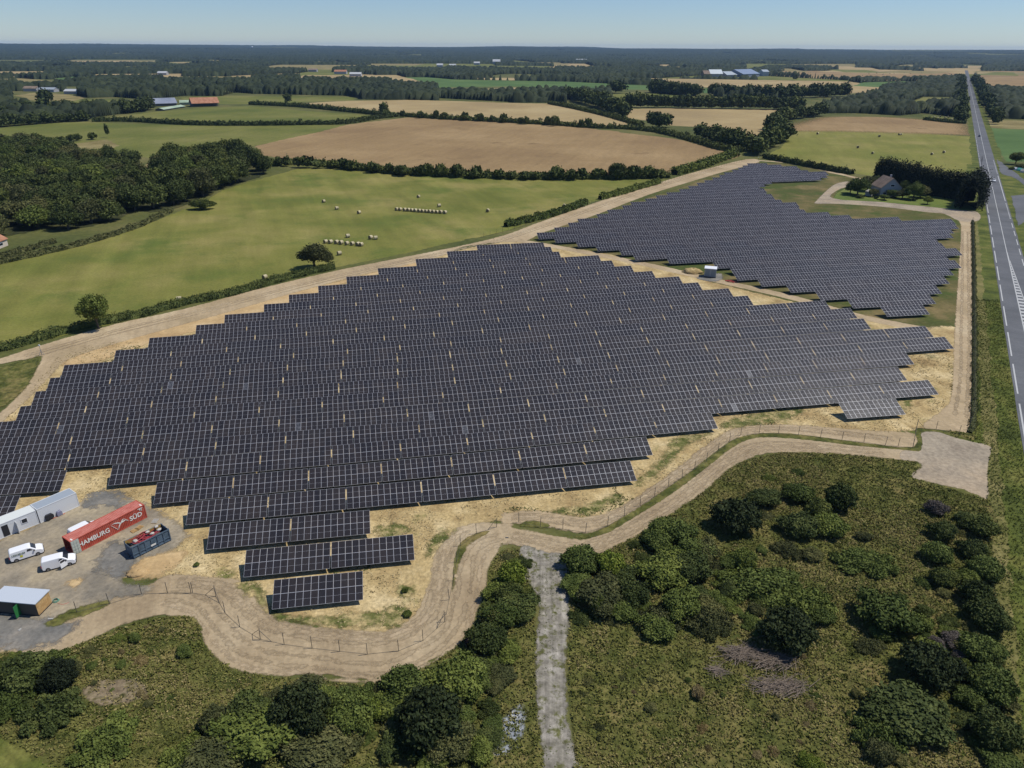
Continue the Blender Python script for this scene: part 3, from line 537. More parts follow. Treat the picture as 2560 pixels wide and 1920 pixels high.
def add_row(segs, rowname, wide=1.0):
    for si, (a, b) in enumerate(segs):
        A, B = G(*a, ZTOP), G(*b, ZTOP)
        d = (B-A); L = d.length; d.normalize()
        if a[0] == 0:                                   # row runs on to the left beyond the picture
            n = max(1, math.ceil((L+GAP)/PITCH_T)); L = n*PITCH_T-GAP; A = B-d*L
        n = max(1, round((L+GAP)/PITCH_T)); sc = (L+GAP)/n/PITCH_T
        nrm = Vector((-d.y, d.x, 0))
        for i in range(n):
            c = A+d*((i+.5)*PITCH_T*sc-GAP*sc/2)-nrm*HY; c.z = 0
            if si == 0 and len(segs) > 1: where = '%s left of the gap in' % ORD[n-i]
            elif n == 1: where = 'standing alone in'
            elif si == 2: where = 'standing alone at the right end of'
            elif i == 0 and a[0] != 0: where = 'left end of'
            elif i == n-1: where = 'right end of'
            elif i < n/2 and a[0] != 0: where = '%s from left in' % ORD[i+1]
            else: where = '%s from right in' % ORD[n-i]
            tables.append((c, math.atan2(d.y, d.x), sc*wide, 'dark solar table, '+where+' '+rowname))
for k, segs in enumerate(near_rows):
    kk = len(near_rows)-k
    add_row(segs, 'the nearest short row' if kk == 1 else 'the %s row, near field' % ORD[kk])
for k, (a, b) in enumerate(zip(FL, FR)):
    kk = len(FL)-k
    add_row([(a, b)], 'the %s row, far field' % ORD[kk], 1.018)
print('tables', len(tables))
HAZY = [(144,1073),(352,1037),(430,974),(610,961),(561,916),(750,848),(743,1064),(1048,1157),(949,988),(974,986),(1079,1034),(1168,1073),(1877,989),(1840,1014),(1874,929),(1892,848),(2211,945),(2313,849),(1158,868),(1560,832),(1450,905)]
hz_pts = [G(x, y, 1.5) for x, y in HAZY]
tables.sort(key=lambda t: (t[0]-Vector((0, 0, CAM_H))).length)
def on_screen(c):
    x, y, w = proj(c); return w > 0 and -110 < x < 2600
vis = [t for t in tables if on_screen(t[0])]
FULL = 110
def fill_table(root, c, ang, sc, full):
    if full:
        hz = set()
        for p in hz_pts:
            l = p-c; lx = (l.x*math.cos(-ang)-l.y*math.sin(-ang))/sc; ly = l.x*math.sin(-ang)+l.y*math.cos(-ang)
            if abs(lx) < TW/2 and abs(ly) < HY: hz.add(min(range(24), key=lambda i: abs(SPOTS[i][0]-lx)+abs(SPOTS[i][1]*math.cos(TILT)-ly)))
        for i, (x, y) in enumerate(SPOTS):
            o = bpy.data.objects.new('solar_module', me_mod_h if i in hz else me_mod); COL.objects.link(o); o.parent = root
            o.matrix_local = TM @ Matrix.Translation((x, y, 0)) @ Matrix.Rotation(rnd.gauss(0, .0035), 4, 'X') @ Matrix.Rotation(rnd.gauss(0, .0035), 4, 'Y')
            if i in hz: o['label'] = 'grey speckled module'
        link('rail', me_rail, root)
        for l in me_legs: link('leg', l, root)
        return len(hz)
    a = link('module_array', me_arr, root); a.matrix_local = TM
    link('support_frame', me_frame, root); return 0
for i, (c, ang, sc, lab) in enumerate(vis[:300]):
    root = thing('solar_table', lab, 'solar table', c, ang, 'solar tables standing in rows in the two fields', (sc, 1, 1))
    fill_table(root, c, ang, sc, i < FULL)
# the remaining far tables: one mesh
Va = np.array([v.co[:] for v in me_arr.vertices]); 
Va4 = (np.array(TM) @ np.c_[Va, np.ones(len(Va))].T).T[:, :3]
Fa = np.array([p.vertices[:] for p in me_arr.polygons]); Ma = np.array([p.material_index for p in me_arr.polygons])
uva = np.zeros(len(me_arr.loops)*2, np.float32); me_arr.uv_layers[0].data.foreach_get('uv', uva)
Vf = np.array([v.co[:] for v in me_frame.vertices])
AV, AF, AM, AU = [], [], [], []; off = 0
for c, ang, sc, lab in vis[300:]:
    ca, sa = math.cos(ang), math.sin(ang); P = Va4.copy(); P[:, 0] *= sc
    AV.append(np.c_[P[:, 0]*ca-P[:, 1]*sa+c.x, P[:, 0]*sa+P[:, 1]*ca+c.y, P[:, 2]]); AF.append(Fa+off); off += len(P); AM.append(Ma); AU.append(uva)
me = np_mesh('solar_table_rows', np.vstack(AV), np.vstack(AF), [M_cell, M_frame, M_under], np.concatenate(AM))
u = me.uv_layers.new(name='UVMap'); u.data.foreach_set('uv', np.concatenate(AU))
tag(link('solar_table_rows', me), 'far rows of dark solar tables at the back of the far field', 'solar tables', kind='stuff')

# ------------------------------------------------------------------ foliage
LM = {
 'oak': leaf_mat('leaves_dark_green', (.028, .040, .011), (.064, .083, .023), (.128, .145, .042), .45),
 'mid': leaf_mat('leaves_mid_green', (.042, .060, .014), (.092, .120, .028), (.16, .19, .048), .6),
 'lime': leaf_mat('leaves_yellow_green', (.08, .11, .018), (.15, .19, .03), (.24, .27, .05), .8, .15),
 'olive': leaf_mat('leaves_olive', (.045, .052, .019), (.088, .094, .034), (.150, .145, .055), .7),
 'fir': leaf_mat('conifer_green', (.009, .013, .006), (.016, .023, .010), (.034, .042, .019), 1.2, .1),
 'dark': leaf_mat('leaves_very_dark', (.014, .021, .008), (.030, .042, .015), (.065, .078, .027), .9, .15),
 'straw': leaf_mat('dry_stalks', (.12, .09, .035), (.20, .155, .07), (.30, .24, .11), .8, .2),
 'grey': leaf_mat('dead_twigs', (.07, .06, .05), (.12, .10, .085), (.19, .16, .14), 1.5, .1),
 'plum': leaf_mat('leaves_purple', (.02, .012, .016), (.045, .028, .034), (.08, .05, .055), 1.5, .1),
 'far': leaf_mat('wood_canopy', (.014, .020, .009), (.025, .034, .014), (.043, .054, .022), .02, .2),
}
M_bark = mat('bark', (.085, .07, .05), .9)
def leaf_quads(C, N, size, rs):
    "C centres, N outward normals -> leaf clump quads"
    n = len(C); N = N+rs.normal(0, .85, (n, 3))*np.linalg.norm(N, axis=1)[:, None]; N /= np.linalg.norm(N, axis=1)[:, None]
    A = np.cross(N, rs.normal(0, 1, (n, 3))); A /= np.linalg.norm(A, axis=1)[:, None]; B = np.cross(N, A)
    s = (size*rs.uniform(.55, 1.45, n))[:, None]; e = rs.uniform(.5, 1.0, n)[:, None]
    V = np.stack([C-A*s-B*s*e*.35, C-A*s*.1-B*s*e, C+A*s+B*s*e*.2, C+A*s*.15+B*s*e], 1).reshape(-1, 3)
    return V, np.arange(4*n).reshape(-1, 4)
def ball(c, r, seg=9, ring=6, rs=None):
    V = []; F = []
    for i in range(ring+1):
        th = math.pi*i/ring
        for j in range(seg):
            ph = 2*math.pi*j/seg; k = 1 if rs is None else rs.uniform(.85, 1.1)
            V.append((c[0]+r[0]*k*math.sin(th)*math.cos(ph), c[1]+r[1]*k*math.sin(th)*math.sin(ph), c[2]+r[2]*k*math.cos(th)))
    for i in range(ring):
        for j in range(seg): F.append((i*seg+j, (i+1)*seg+j, (i+1)*seg+(j+1) % seg, i*seg+(j+1) % seg))
    return np.array(V), np.array(F)
def lobes_crown(name, seed, lobes, nleaf, leaf, m, low=-.35, jit=.2):
    "lobes: (x, y, z, rx, rz)"
    rs = np.random.RandomState(seed); VV, FF = [], []; off = 0
    area = np.array([l[3]*l[3] for l in lobes]); cnt = np.maximum(8, nleaf*area/area.sum()).astype(int)
    for l, k in zip(lobes, cnt):
        d = rs.normal(0, 1, (k*2, 3)); d /= np.linalg.norm(d, axis=1)[:, None]; d = d[d[:, 2] > low][:k]
        rad = 1+rs.normal(0, jit, len(d)); rad = np.where(rs.uniform(0, 1, len(d)) < .06, rad+.22, rad); rad = np.minimum(rad, 1.55)
        R3 = np.array([l[3], l[3], l[4]]); C = np.array(l[:3])+d*R3*rad[:, None]; C[:, 2] = np.maximum(C[:, 2], .02)
        V, F = leaf_quads(C, d/R3, leaf, rs); VV.append(V); FF.append(F+off); off += len(V)
        V, F = ball(l[:3], (l[3]*.72, l[3]*.72, l[4]*.72), 9, 6, rs); V[:, 2] = np.maximum(V[:, 2], 0); VV.append(V); FF.append(F+off); off += len(V)
    return np_mesh(name, np.vstack(VV), np.vstack(FF), m)
def mk_lobes(seed, n, spread, zc, zr, r0=.38, r1=.6, squash=.85):
    q = random.Random(seed); L = [(0, 0, zc, .62, .62*squash)]
    for i in range(n):
        a = 2*math.pi*(i+q.uniform(-.3, .3))/n*1.618*2; rr = spread*math.sqrt((i+.6)/n); r = q.uniform(r0, r1)*(1-.15*rr)
        L.append((rr*math.cos(a)*.75, rr*math.sin(a)*.75, zc+zr*q.uniform(-1, 1)*(1-.5*rr)+.08, r, r*squash))
    return L
# prototypes: crown radius about 1; tree height about 2.1, shrub height about 1.1
SHRUB = [lobes_crown('foliage', 10+i, mk_lobes(10+i, 15+i, 1.05, .46, .26, .2, .4), 11000, .048, LM['oak'], -.2) for i in range(4)]
MOUND = [lobes_crown('foliage', 30+i, [(l[0]*1.1, l[1]*1.1, .12, l[3]*.8, l[4]*.55) for l in mk_lobes(30+i, 20, 1.05, .1, .1, .18, .34)], 10000, .036, LM['olive'], 0) for i in range(3)]
TREE = [lobes_crown('crown', 50+i, mk_lobes(50+i, 15+i, 1.0, 1.12, .64, .26, .48, 1.05), 6500, .055, LM['oak'], -.6) for i in range(5)]
FARTREE = [lobes_crown('tree', 70+i, mk_lobes(70+i, 7+i, .9, 1.0, .6, .36, .56, 1.1), 560, .16, LM['oak'], -.7) for i in range(5)]
FARBUSH = [lobes_crown('bush', 90+i, mk_lobes(90+i, 5+i, 1.0, .5, .2, .34, .5), 420, .17, LM['oak'], -.2) for i in range(4)]
def trunk_mesh(seed, h=1.0, r=.085, spread=.55, forks=5):
    q = random.Random(seed); m = MB(); m.tube((0, 0, 0), (.02, .01, h*.55), r, r*.75, 8, cap=False)
    for i in range(forks):
        a = 2*math.pi*i/forks+q.uniform(-.4, .4); e = Vector((spread*math.cos(a), spread*math.sin(a), h*q.uniform(1.0, 1.35)))
        mid = Vector((e.x*.4, e.y*.4, h*.8)); m.tube((.02, .01, h*.52), mid, r*.6, r*.4, 6, cap=False); m.tube(mid, e, r*.4, r*.12, 5, cap=False)
    return m.mesh('trunk', M_bark)
TRUNK = [trunk_mesh(i) for i in range(3)]
def setmat(o, key):
    if key: o.material_slots[0].link = 'OBJECT'; o.material_slots[0].material = LM[key]
def tree(p, rad, h, label, cat='tree', group=None, key=None, i=None, name='tree', rz=None, drop=0.0):
    i = rnd.randrange(5) if i is None else i
    t = thing(name, label, cat, (p.x, p.y, 0), rnd.uniform(0, 6.28) if rz is None else rz, group, (rad, rad, h/2.1))
    c = link('crown', TREE[i % 5], t); setmat(c, key); c.location.z = drop; link('trunk', TRUNK[i % 3], t); return t
LATER = []
def small(p, rad, h, label, cat, group=None, key=None, protos=None, name='tree', href=2.0, now=False):
    if cat == 'tree' and not now: LATER.append((p.length, p, rad, h, label, group, key)); return
    pr = (protos or FARTREE); me = pr[rnd.randrange(len(pr))]
    o = link(name, me); o.location = (p.x, p.y, 0); o.rotation_euler = (0, 0, rnd.uniform(0, 6.28)); o.scale = (rad, rad*rnd.uniform(.85, 1.1), h/href); setmat(o, key)
    return tag(o, label, cat, group)
def shrub(p, rad, h, label, key='oak', proto=SHRUB, i=0, name='shrub', cat='shrub', rz=None, asp=1.0, group=None):
    t = thing(name, label, cat, (p.x, p.y, 0), rnd.uniform(0, 6.28) if rz is None else rz, group, (rad, rad*asp, h/(1.05 if proto is SHRUB else .45)))
    c = link('foliage', proto[i % len(proto)], t); setmat(c, key)
    m = MB(); q = random.Random(i*7+int(rad*10))
    for k in range(5):
        a = q.uniform(0, 6.28); m.tube((.06*math.cos(a), .06*math.sin(a), 0), (.55*math.cos(a), .55*math.sin(a), .75 if proto is SHRUB else .25), .03, .008, 5, cap=False)
    m.build('stems', M_bark, t); return t
def hedge(name, pts, w, h, label, key='oak', leaf=.28, dens=9, var=.35, cat='hedge', group=None, seed=1):
    rs = np.random.RandomState(seed); P = catmull(pts, 4); VV, FF, off = [], [], 0; core = MB()
    L = sum((b-a).length for a, b in zip(P[:-1], P[1:])); prof = [mnoise.noise(Vector((i*.37, seed, 0))) for i in range(4000)]
    s = 0; prev = None
    for a, b in zip(P[:-1], P[1:]):
        d = (b-a); l = d.length
        if l < 1e-6: continue
        d.normalize(); n_ = np.array((-d.y, d.x, 0)); k = int(l*(w+2*h)*dens)+1
        t = rs.uniform(0, l, k); hv = np.array([h*(1+var*prof[int((s+x)/1.4) % 4000]*1.6) for x in t]); wv = w*(1+.3*np.sin((s+t)*.7+seed))*.5
        ang = rs.uniform(-.1, math.pi+.1, k); rad = 1+rs.normal(0, .12, k)
        C = np.array(a)[None]+np.array(d)[None]*t[:, None]+n_[None]*(np.cos(ang)*wv*rad)[:, None]; C[:, 2] = np.maximum(.05, (np.sin(ang)**.7 if False else np.abs(np.sin(ang))**.6)*hv*rad)
        N = n_[None]*np.cos(ang)[:, None]+np.array((0, 0, 1))[None]*np.sin(ang)[:, None]
        V, F = leaf_quads(C, N, leaf, rs); VV.append(V); FF.append(F+off); off += len(V)
        nseg = max(1, int(l/2))
        for q in range(nseg):
            for e in (0, 1):
                x = l*(q+e)/nseg; hh = h*(1+var*prof[int((s+x)/1.4) % 4000]*1.6)*.8; c0 = a+d*x; nn = Vector(n_)
                ring = [c0+nn*w*.4, c0+nn*w*.34+Vector((0, 0, hh*.8)), c0+Vector((0, 0, hh)), c0-nn*w*.34+Vector((0, 0, hh*.8)), c0-nn*w*.4]
                if e == 0: r0 = ring
            V = np.array([tuple(v) for v in r0+ring]); F = np.array([(i, i+1, i+6, i+5) for i in range(4)]); VV.append(V); FF.append(F+off); off += 10
        s += l
    o = link(name, np_mesh(name, np.vstack(VV), np.vstack(FF), LM[key])); return tag(o, label, cat, group)

# near scrub: shrubs one by one  (x, y in the 2212 px view, radius, height, material, prototype, label)
SH = [
 (1590,1140,4.3,4.6,'dark',SHRUB,'large dark round shrub nearest the gravel path bend on the right',1),
 (1462,1165,2.9,3.0,'mid',SHRUB,'shrub leaning over the edge of the pale gravel path',1),
 (1650,1085,3.2,2.2,'oak',SHRUB,'low dark shrub behind the large round one',.8),
 (1725,1080,3.0,2.4,'mid',SHRUB,'low shrub between the dark clusters by the path',.8),
 (1812,1095,3.0,4.0,'oak',SHRUB,'upright dark shrub below the gravel pad track',1),
 (1765,1115,2.4,2.8,'oak',SHRUB,'small dark shrub left of the upright one',1),
 (1722,1150,3.2,2.8,'oak',SHRUB,'dark shrub left in the middle cluster of the scrub',1),
 (1790,1150,3.0,2.6,'mid',SHRUB,'shrub right in the middle cluster of the scrub',1),
 (1755,1205,1.8,1.3,'olive',SHRUB,'small pale shrub at the foot of the middle cluster',1),
 (1862,1220,5.0,1.7,'mid',MOUND,'flat bright green bramble mound right of centre in scrub',.72),
 (1640,1270,6.6,2.2,'mid',MOUND,'wide dark bramble thicket in the middle of the scrub',.72),
 (1730,1310,5.0,2.0,'mid',MOUND,'bramble thicket behind the round shrub in mid scrub',.8),
 (1697,1390,4.0,4.6,'dark',SHRUB,'tall dark round shrub in front of the bramble thicket',1),
 (1500,1205,2.9,2.6,'mid',SHRUB,'shrub on the slope below the gravel path',1),
 (1430,1250,4.0,2.8,'mid',SHRUB,'broad shrub right of the yellow green one',1),
 (1320,1235,2.3,3.0,'lime',SHRUB,'yellow green bush near the top of the spur track',1),
 (1268,1235,2.0,2.2,'oak',SHRUB,'small dark bush at right edge of the spur track top',1),
 (1300,1300,3.8,2.8,'olive',SHRUB,'broad olive shrub beside the spur track',1),
 (1293,1322,1.2,2.6,'lime',SHRUB,'narrow yellow green sapling in the olive shrub',1),
 (1420,1345,3.6,1.9,'olive',MOUND,'low olive thicket right of the sapling',.8),
 (1530,1345,3.6,1.9,'olive',MOUND,'low olive thicket in front of the dead branches',.8),
 (1908,1345,4.0,3.6,'mid',SHRUB,'large green shrub with paler lower leaves, right scrub',1),
 (2003,1462,3.7,4.2,'dark',SHRUB,'near black round shrub in the lower right scrub',1),
 (1960,1560,5.0,2.6,'oak',SHRUB,'wide dark thicket near the lower right corner',.9),
 (1900,1600,3.0,1.8,'mid',MOUND,'low thicket left of the wide one in lower right',1),
 (2020,1108,1.8,2.0,'grey',SHRUB,'grey leafless shrub below the gravel pad',1),
 (2030,1160,2.2,2.4,'oak',SHRUB,'dark shrub just below the grey leafless one',1),
 (2022,1210,2.4,2.4,'mid',SHRUB,'middle shrub of the short column below the pad',1),
 (2035,1260,2.2,2.2,'oak',SHRUB,'lowest shrub of the short column below the pad',1),
 (2115,1150,2.6,2.6,'oak',SHRUB,'topmost bush of the roadside belt',1),
 (2095,1200,2.2,2.4,'oak',SHRUB,'second bush from the top of the roadside belt',1),
 (2125,1245,2.6,2.6,'mid',SHRUB,'third bush from the top of the roadside belt',1),
 (2105,1300,2.6,3.0,'oak',SHRUB,'fourth bush from the top of the roadside belt',1),
 (2130,1350,2.8,3.0,'oak',SHRUB,'fifth bush from the top of the roadside belt',1),
 (2115,1420,2.8,2.8,'mid',SHRUB,'third bush from the bottom of the roadside belt',1),
 (2135,1500,3.0,3.0,'mid',SHRUB,'second bush from the bottom of the roadside belt',1),
 (2145,1600,3.0,3.2,'oak',SHRUB,'bottom bush of the roadside belt',1),
 (1748,1655,1.6,.9,'lime',MOUND,'low yellow green clump at the bottom right edge',1),
 (660,1565,3.5,4.8,'dark',SHRUB,'tall dark tree-like bush below the gravel bend',1),
 (768,1560,3.0,3.0,'mid',SHRUB,'fresh green bush right of the tall dark one',1),
 (800,1550,1.5,2.4,'lime',SHRUB,'bright yellow green bush tip below the gravel bend',1),
 (560,1600,5.0,2.8,'mid',SHRUB,'wide thicket left of the tall dark bush',.8),
 (470,1640,4.0,2.0,'olive',SHRUB,'low thicket at the left end of the bottom bushes',.8),
 (690,1635,4.2,2.2,'olive',SHRUB,'low olive thicket at the bottom edge',.8),
 (930,1580,4.2,5.0,'dark',SHRUB,'largest dark bush left of the spur track',1),
 (880,1500,3.0,3.0,'mid',SHRUB,'mid green bush behind the largest dark one',1),
 (985,1490,3.8,3.4,'mid',SHRUB,'broad green bush at the outer edge of the gravel bend',1),
 (1050,1400,2.8,3.0,'oak',SHRUB,'dark bush where the gravel bend turns up',1),
 (1022,1398,1.2,1.9,'plum',SHRUB,'small purple leaved bush at the gravel edge',1),
 (1085,1345,2.6,2.6,'mid',SHRUB,'green bush above the dark one left of the spur',1),
 (1098,1300,2.2,2.6,'oak',SHRUB,'small dark bush halfway up the spur track',1),
 (1108,1262,2.2,3.4,'lime',SHRUB,'bright green sapling bush at the top left of the spur',1),
 (60,1470,3.4,3.0,'oak',SHRUB,'dark thicket under the hut on the left edge',1),
 (130,1480,2.4,3.0,'fir',SHRUB,'upright dark thicket right of the left edge one',1),
 (120,1540,3.6,1.8,'oak',MOUND,'low dark thicket in the lower left corner',1),
 (20,1530,3.0,1.8,'mid',MOUND,'low green thicket at the left edge of the photo',1),
 (230,1610,4.0,1.6,'mid',MOUND,'long low bramble strip in the lower left corner',1),
 (875,1278,.55,.6,'mid',SHRUB,'small green tussock right of the nearest solar table',1),
 (425,1222,.5,.5,'mid',SHRUB,'small tussock on bare soil above the gravel path',1),
 (880,1330,.7,.6,'mid',SHRUB,'weedy tussock right of the nearest table, lower one',1),
]
for k, (x, y, r, h, key, pr, lab, asp) in enumerate(SH): shrub(D(x, y), r, h, lab, key, pr, k, asp=asp, rz=0 if asp != 1 else None)
SMALL = []
def scatter(L, n, rmin, rmax, keys, label, group, seed, gap=1.0, thr=-.05):
    q = random.Random(seed); P = [(p.x, p.y) for p in S(D, L)]; x0, x1 = min(p[0] for p in P), max(p[0] for p in P); y0, y1 = min(p[1] for p in P), max(p[1] for p in P); done = []; tr = 0
    while len(done) < n and tr < 6000:
        tr += 1; x, y = q.uniform(x0, x1), q.uniform(y0, y1)
        if not inside(x, y, P) or inside(x, y, PATHP): continue
        f = mnoise.noise(Vector((x/14, y/14, seed)))
        if f < thr: continue
        r = q.uniform(rmin, rmax)*(1 if q.random() < .7 else 1.35)
        if any((x-a)**2+(y-b)**2 < (gap*(r+c)*.55)**2 for a, b, c in done): continue
        done.append((x, y, r)); proto = SHRUB if q.random() < .6 else MOUND
        SMALL.append((r/math.hypot(x, y), Vector((x, y, 0)), r, r*q.uniform(.55, 1.0) if proto is SHRUB else r*q.uniform(.3, .5), label, q.choice(keys), proto, q.randrange(4), q.uniform(.7, 1), group))
def inside(x, y, poly):
    c = False; n = len(poly)
    for i in range(n):
        x1, y1 = poly[i]; x2, y2 = poly[(i+1) % n]
        if (y1 > y) != (y2 > y) and x < (x2-x1)*(y-y1)/(y2-y1)+x1: c = not c
    return c
PATHP = [(p.x, p.y) for p in gp]
scatter([(1500,1130),(1570,1060),(1700,1015),(1960,1050),(2080,1110),(2080,1300),(1950,1300),(1850,1380),(1770,1250),(1600,1340),(1450,1370),(1245,1330),(1240,1240),(1400,1180)], 32, .8, 2.2, ['mid', 'olive', 'mid', 'olive', 'mid'], 'one of the low bushes knitting the upper scrub land together', 'low bushes of the upper scrub land', 1)
scatter([(1240,1200),(1330,1190),(1420,1150),(1560,1200),(1700,1230),(1790,1300),(1780,1350),(1600,1350),(1450,1375),(1245,1335)], 38, 1.3, 2.8, ['mid', 'olive', 'oak', 'mid'], 'one of the bushes of the dense thicket right of the spur track', 'bushes of the dense thicket by the spur', 8, .8, -1)
scatter([(1880,1350),(2080,1300),(2110,1640),(1880,1655),(1830,1560)], 24, .7, 2.0, ['mid', 'olive', 'oak', 'grey', 'mid'], 'one of the low bushes before the roadside belt, lower right', 'low bushes before the roadside belt', 2)
scatter([(2075,1110),(2140,1130),(2160,1655),(2085,1655)], 34, .9, 2.0, ['oak', 'mid', 'olive'], 'one of the bushes filling the roadside belt', 'bushes filling the roadside belt', 3, .8)
scatter([(380,1655),(470,1560),(570,1490),(840,1490),(1000,1450),(1070,1300),(1090,1200),(1135,1210),(1135,1330),(1090,1500),(1060,1655)], 70, 1.0, 2.6, ['mid', 'mid', 'olive', 'oak'], 'one of the bushes massed between gravel bend and spur', 'bushes massed below the gravel bend', 4, .8, -1)
scatter([(-40,1430),(140,1400),(160,1480),(140,1560),(-40,1540)], 16, .9, 2.1, ['mid', 'olive', 'oak', 'mid'], 'one of the low bushes in the lower left corner', 'low bushes of the lower left corner', 5, .85, -.25)
scatter([(1260,1380),(1560,1380),(1700,1400),(1860,1420),(1860,1640),(1260,1640)], 34, .35, .9, ['olive', 'straw', 'mid', 'straw'], 'one of the weed clumps in the open grass by the spur', 'weed clumps of the open grass', 6, 1.5)
scatter([(170,1400),(330,1350),(420,1400),(470,1480),(300,1540),(180,1480)], 22, .35, 1.0, ['olive', 'straw', 'mid'], 'one of the weed clumps inside the lower left grass', 'weed clumps of the lower left grass', 7, 1.5)
SMALL.sort(key=lambda t: -t[0]); NS_ = 296-len(SH)-8
for sz, p, r, h, lab, key, proto, i_, asp, grp in SMALL[:NS_]: shrub(p, r, h, lab, key, proto, i_, asp=asp, group=grp)
def proto_arrays(me_):
    v = np.zeros(len(me_.vertices)*3, np.float32); me_.vertices.foreach_get('co', v); f = np.zeros(len(me_.loops), np.int32); me_.loops.foreach_get('vertex_index', f); return v.reshape(-1, 3), f.reshape(-1, 4)
ARR = {}; bV, bF, bM, off = [], [], [], 0; keys_ = list(LM)
for sz, p, r, h, lab, key, proto, i_, asp, grp in SMALL[NS_:]:
    me_ = proto[i_ % len(proto)]
    if me_.name not in ARR: ARR[me_.name] = proto_arrays(me_)
    v, f = ARR[me_.name]; sel = slice(0, (len(f)//3)*1); a = rnd.uniform(0, 6.28); ca, sa = math.cos(a), math.sin(a); vv = v[f[::3].ravel()]*np.array((r, r*asp, h/(1.05 if proto is SHRUB else .45)))
    bV.append(np.c_[vv[:, 0]*ca-vv[:, 1]*sa+p.x, vv[:, 0]*sa+vv[:, 1]*ca+p.y, vv[:, 2]]); n_ = len(vv)//4; bF.append(np.arange(n_*4).reshape(-1, 4)+off); bM += [keys_.index(key)]*n_; off += n_*4
tag(link('small_scrub', np_mesh('small_scrub', np.vstack(bV), np.vstack(bF), [LM[k] for k in keys_], bM)), 'small weed and bramble clumps scattered through the scrub land', 'scrub', kind='stuff')
# dead branch piles
def branches(p, rx, ry, h, n, label):
    q = random.Random(int(p.x*10)); m = MB()
    for _ in range(n):
        a = q.gauss(.2, .6); c = Vector((q.gauss(0, rx*.4), q.gauss(0, ry*.4), q.uniform(.05, h))); l = q.uniform(.6, 1.7)
        d = Vector((math.cos(a), math.sin(a), q.gauss(0, .18)))*l; e = c+d; c = c-d
        m.tube((c.x, c.y, max(.03, c.z)), (e.x, e.y, max(.03, e.z)), q.uniform(.02, .05), .01, 4, cap=False)
    o = m.build('branch_pile', mat('dead_wood', (.21, .165, .125), .9)); o.location = (p.x, p.y, 0); tag(o, label, 'branch pile')
branches(D(1600,1415), 2.6, 1.5, .8, 260, 'pile of grey dead branches nearest the bramble thicket')
branches(D(1668,1432), 2.8, 1.4, .8, 280, 'pile of brown dead branches, middle one of three')
branches(D(1685,1485), 3.4, 1.5, .6, 300, 'lowest pile of dead branches and earth')
branches(D(1550,1450), .8, .9, .4, 50, 'small heap of dead twigs left of the branch piles')

# two meadow trees by the hedge, and the thin one
T1 = G(247, 822); tree(T1, 3.9, height_for(T1, 736), 'lone round tree by the hedge, left of the solar field', key='mid', i=0)
T2 = G(787, 671); tree(T2, 5.2, height_for(T2, 606), 'lone spreading tree by the hedge, near two rows of bales', key='olive', i=2)
T3 = G(822, 664); tree(T3, 2.0, height_for(T3, 625), 'thin sparse tree beside the lone spreading tree', key='olive', i=3)
p = D(438, 452); shrub(p, 6.5, 4.6, 'long rounded bush at the edge of the meadow by the wood', 'oak', SHRUB, 2, asp=.6, rz=0)
# hedges along the site and the meadows
hedge('hedge', S(D, [(-40,768),(0,757),(60,742),(150,716),(250,694),(300,684),(400,657),(500,637),(580,614),(640,598),(722,580)]), 2.6, 2.0, 'long dark hedge along the perimeter track of the meadow', 'oak', .2, 16, seed=3)
hedge('hedge', S(D, [(1092,490),(1150,477),(1210,461),(1266,441)]), 3.2, 2.6, 'short hedge stretch with a bale behind, middle of perimeter track', 'mid', .35, 7, seed=4)
hedge('hedge', S(D, [(1296,431),(1340,420),(1380,408),(1424,396)]), 3.2, 2.6, 'short hedge stretch further up the perimeter track', 'mid', .35, 7, seed=5)
hedge('hedge', S(D, [(560,362),(640,354),(740,363),(850,374),(1000,382),(1150,386),(1300,386),(1445,383)]), 6, 3.2, 'hedge between the bale meadow and the brown field', 'oak', .5, 4, .6, seed=6)
hedge('hedge', S(ZR, [(700,617),(800,592),(880,562),(960,535)]), 6, 4, 'hedge along the upper corner of the brown field', 'mid', .6, 3, seed=7)
hedge('hedge', S(ZR, [(1090,545),(1200,567),(1330,592),(1470,616)]), 4, 3, 'low hedge between bale field and the far solar field', 'oak', .5, 4, seed=8)
hedge('hedge', S(ZL, [(400,388),(560,387),(830,402),(1100,404),(1330,401),(1500,396),(1640,374),(1740,364)]), 6, 3.6, 'dark hedge below the pasture with the barns', 'oak', .7, 2, .5, seed=9)
hedge('hedge', S(ZL, [(1740,364),(1900,376),(2212,392),(2412,404),(2562,415),(2712,420),(2852,435)]), 6, 3.6, 'dark hedge along the upper edge of the brown field', 'oak', .7, 2, .6, seed=10)
hedge('hedge', S(ZR, [(640,437),(700,450),(780,472),(900,508),(1000,520)]), 6, 3.6, 'hedge running down from the field trees to the site corner', 'oak', .7, 2, .6, seed=20)
hedge('hedge', S(ZL, [(1080,314),(1300,325),(1500,345),(1650,360)]), 6, 4, 'hedge above the barn pasture on the wheat side', 'oak', .8, 2, .5, seed=11)
hedge('hedge', S(D, [(-40,583),(0,570),(100,548),(200,523),(300,490),(372,456)]), 2.2, 1.8, 'clipped hedge along the small road at the wood', 'olive', .3, 9, seed=12)
hedge('hedge', S(D, [(-40,566),(0,556),(60,541),(120,524)]), 2.2, 1.6, 'second clipped hedge nearer the orange roofed house', 'olive', .3, 9, seed=13)
hedge('hedge', S(ZR, [(1780,380),(1880,391),(1960,397)]), 4, 3, 'thin hedge under the small paddock near the road', 'oak', .6, 2, seed=14)
hedge('hedge', S(ZR, [(0,372),(0,372)] if False else [(160,311),(260,330),(400,362),(560,408)]), 6, 3.5, 'hedge along the right edge of the upper wheat field', 'oak', .7, 2, .6, seed=15)
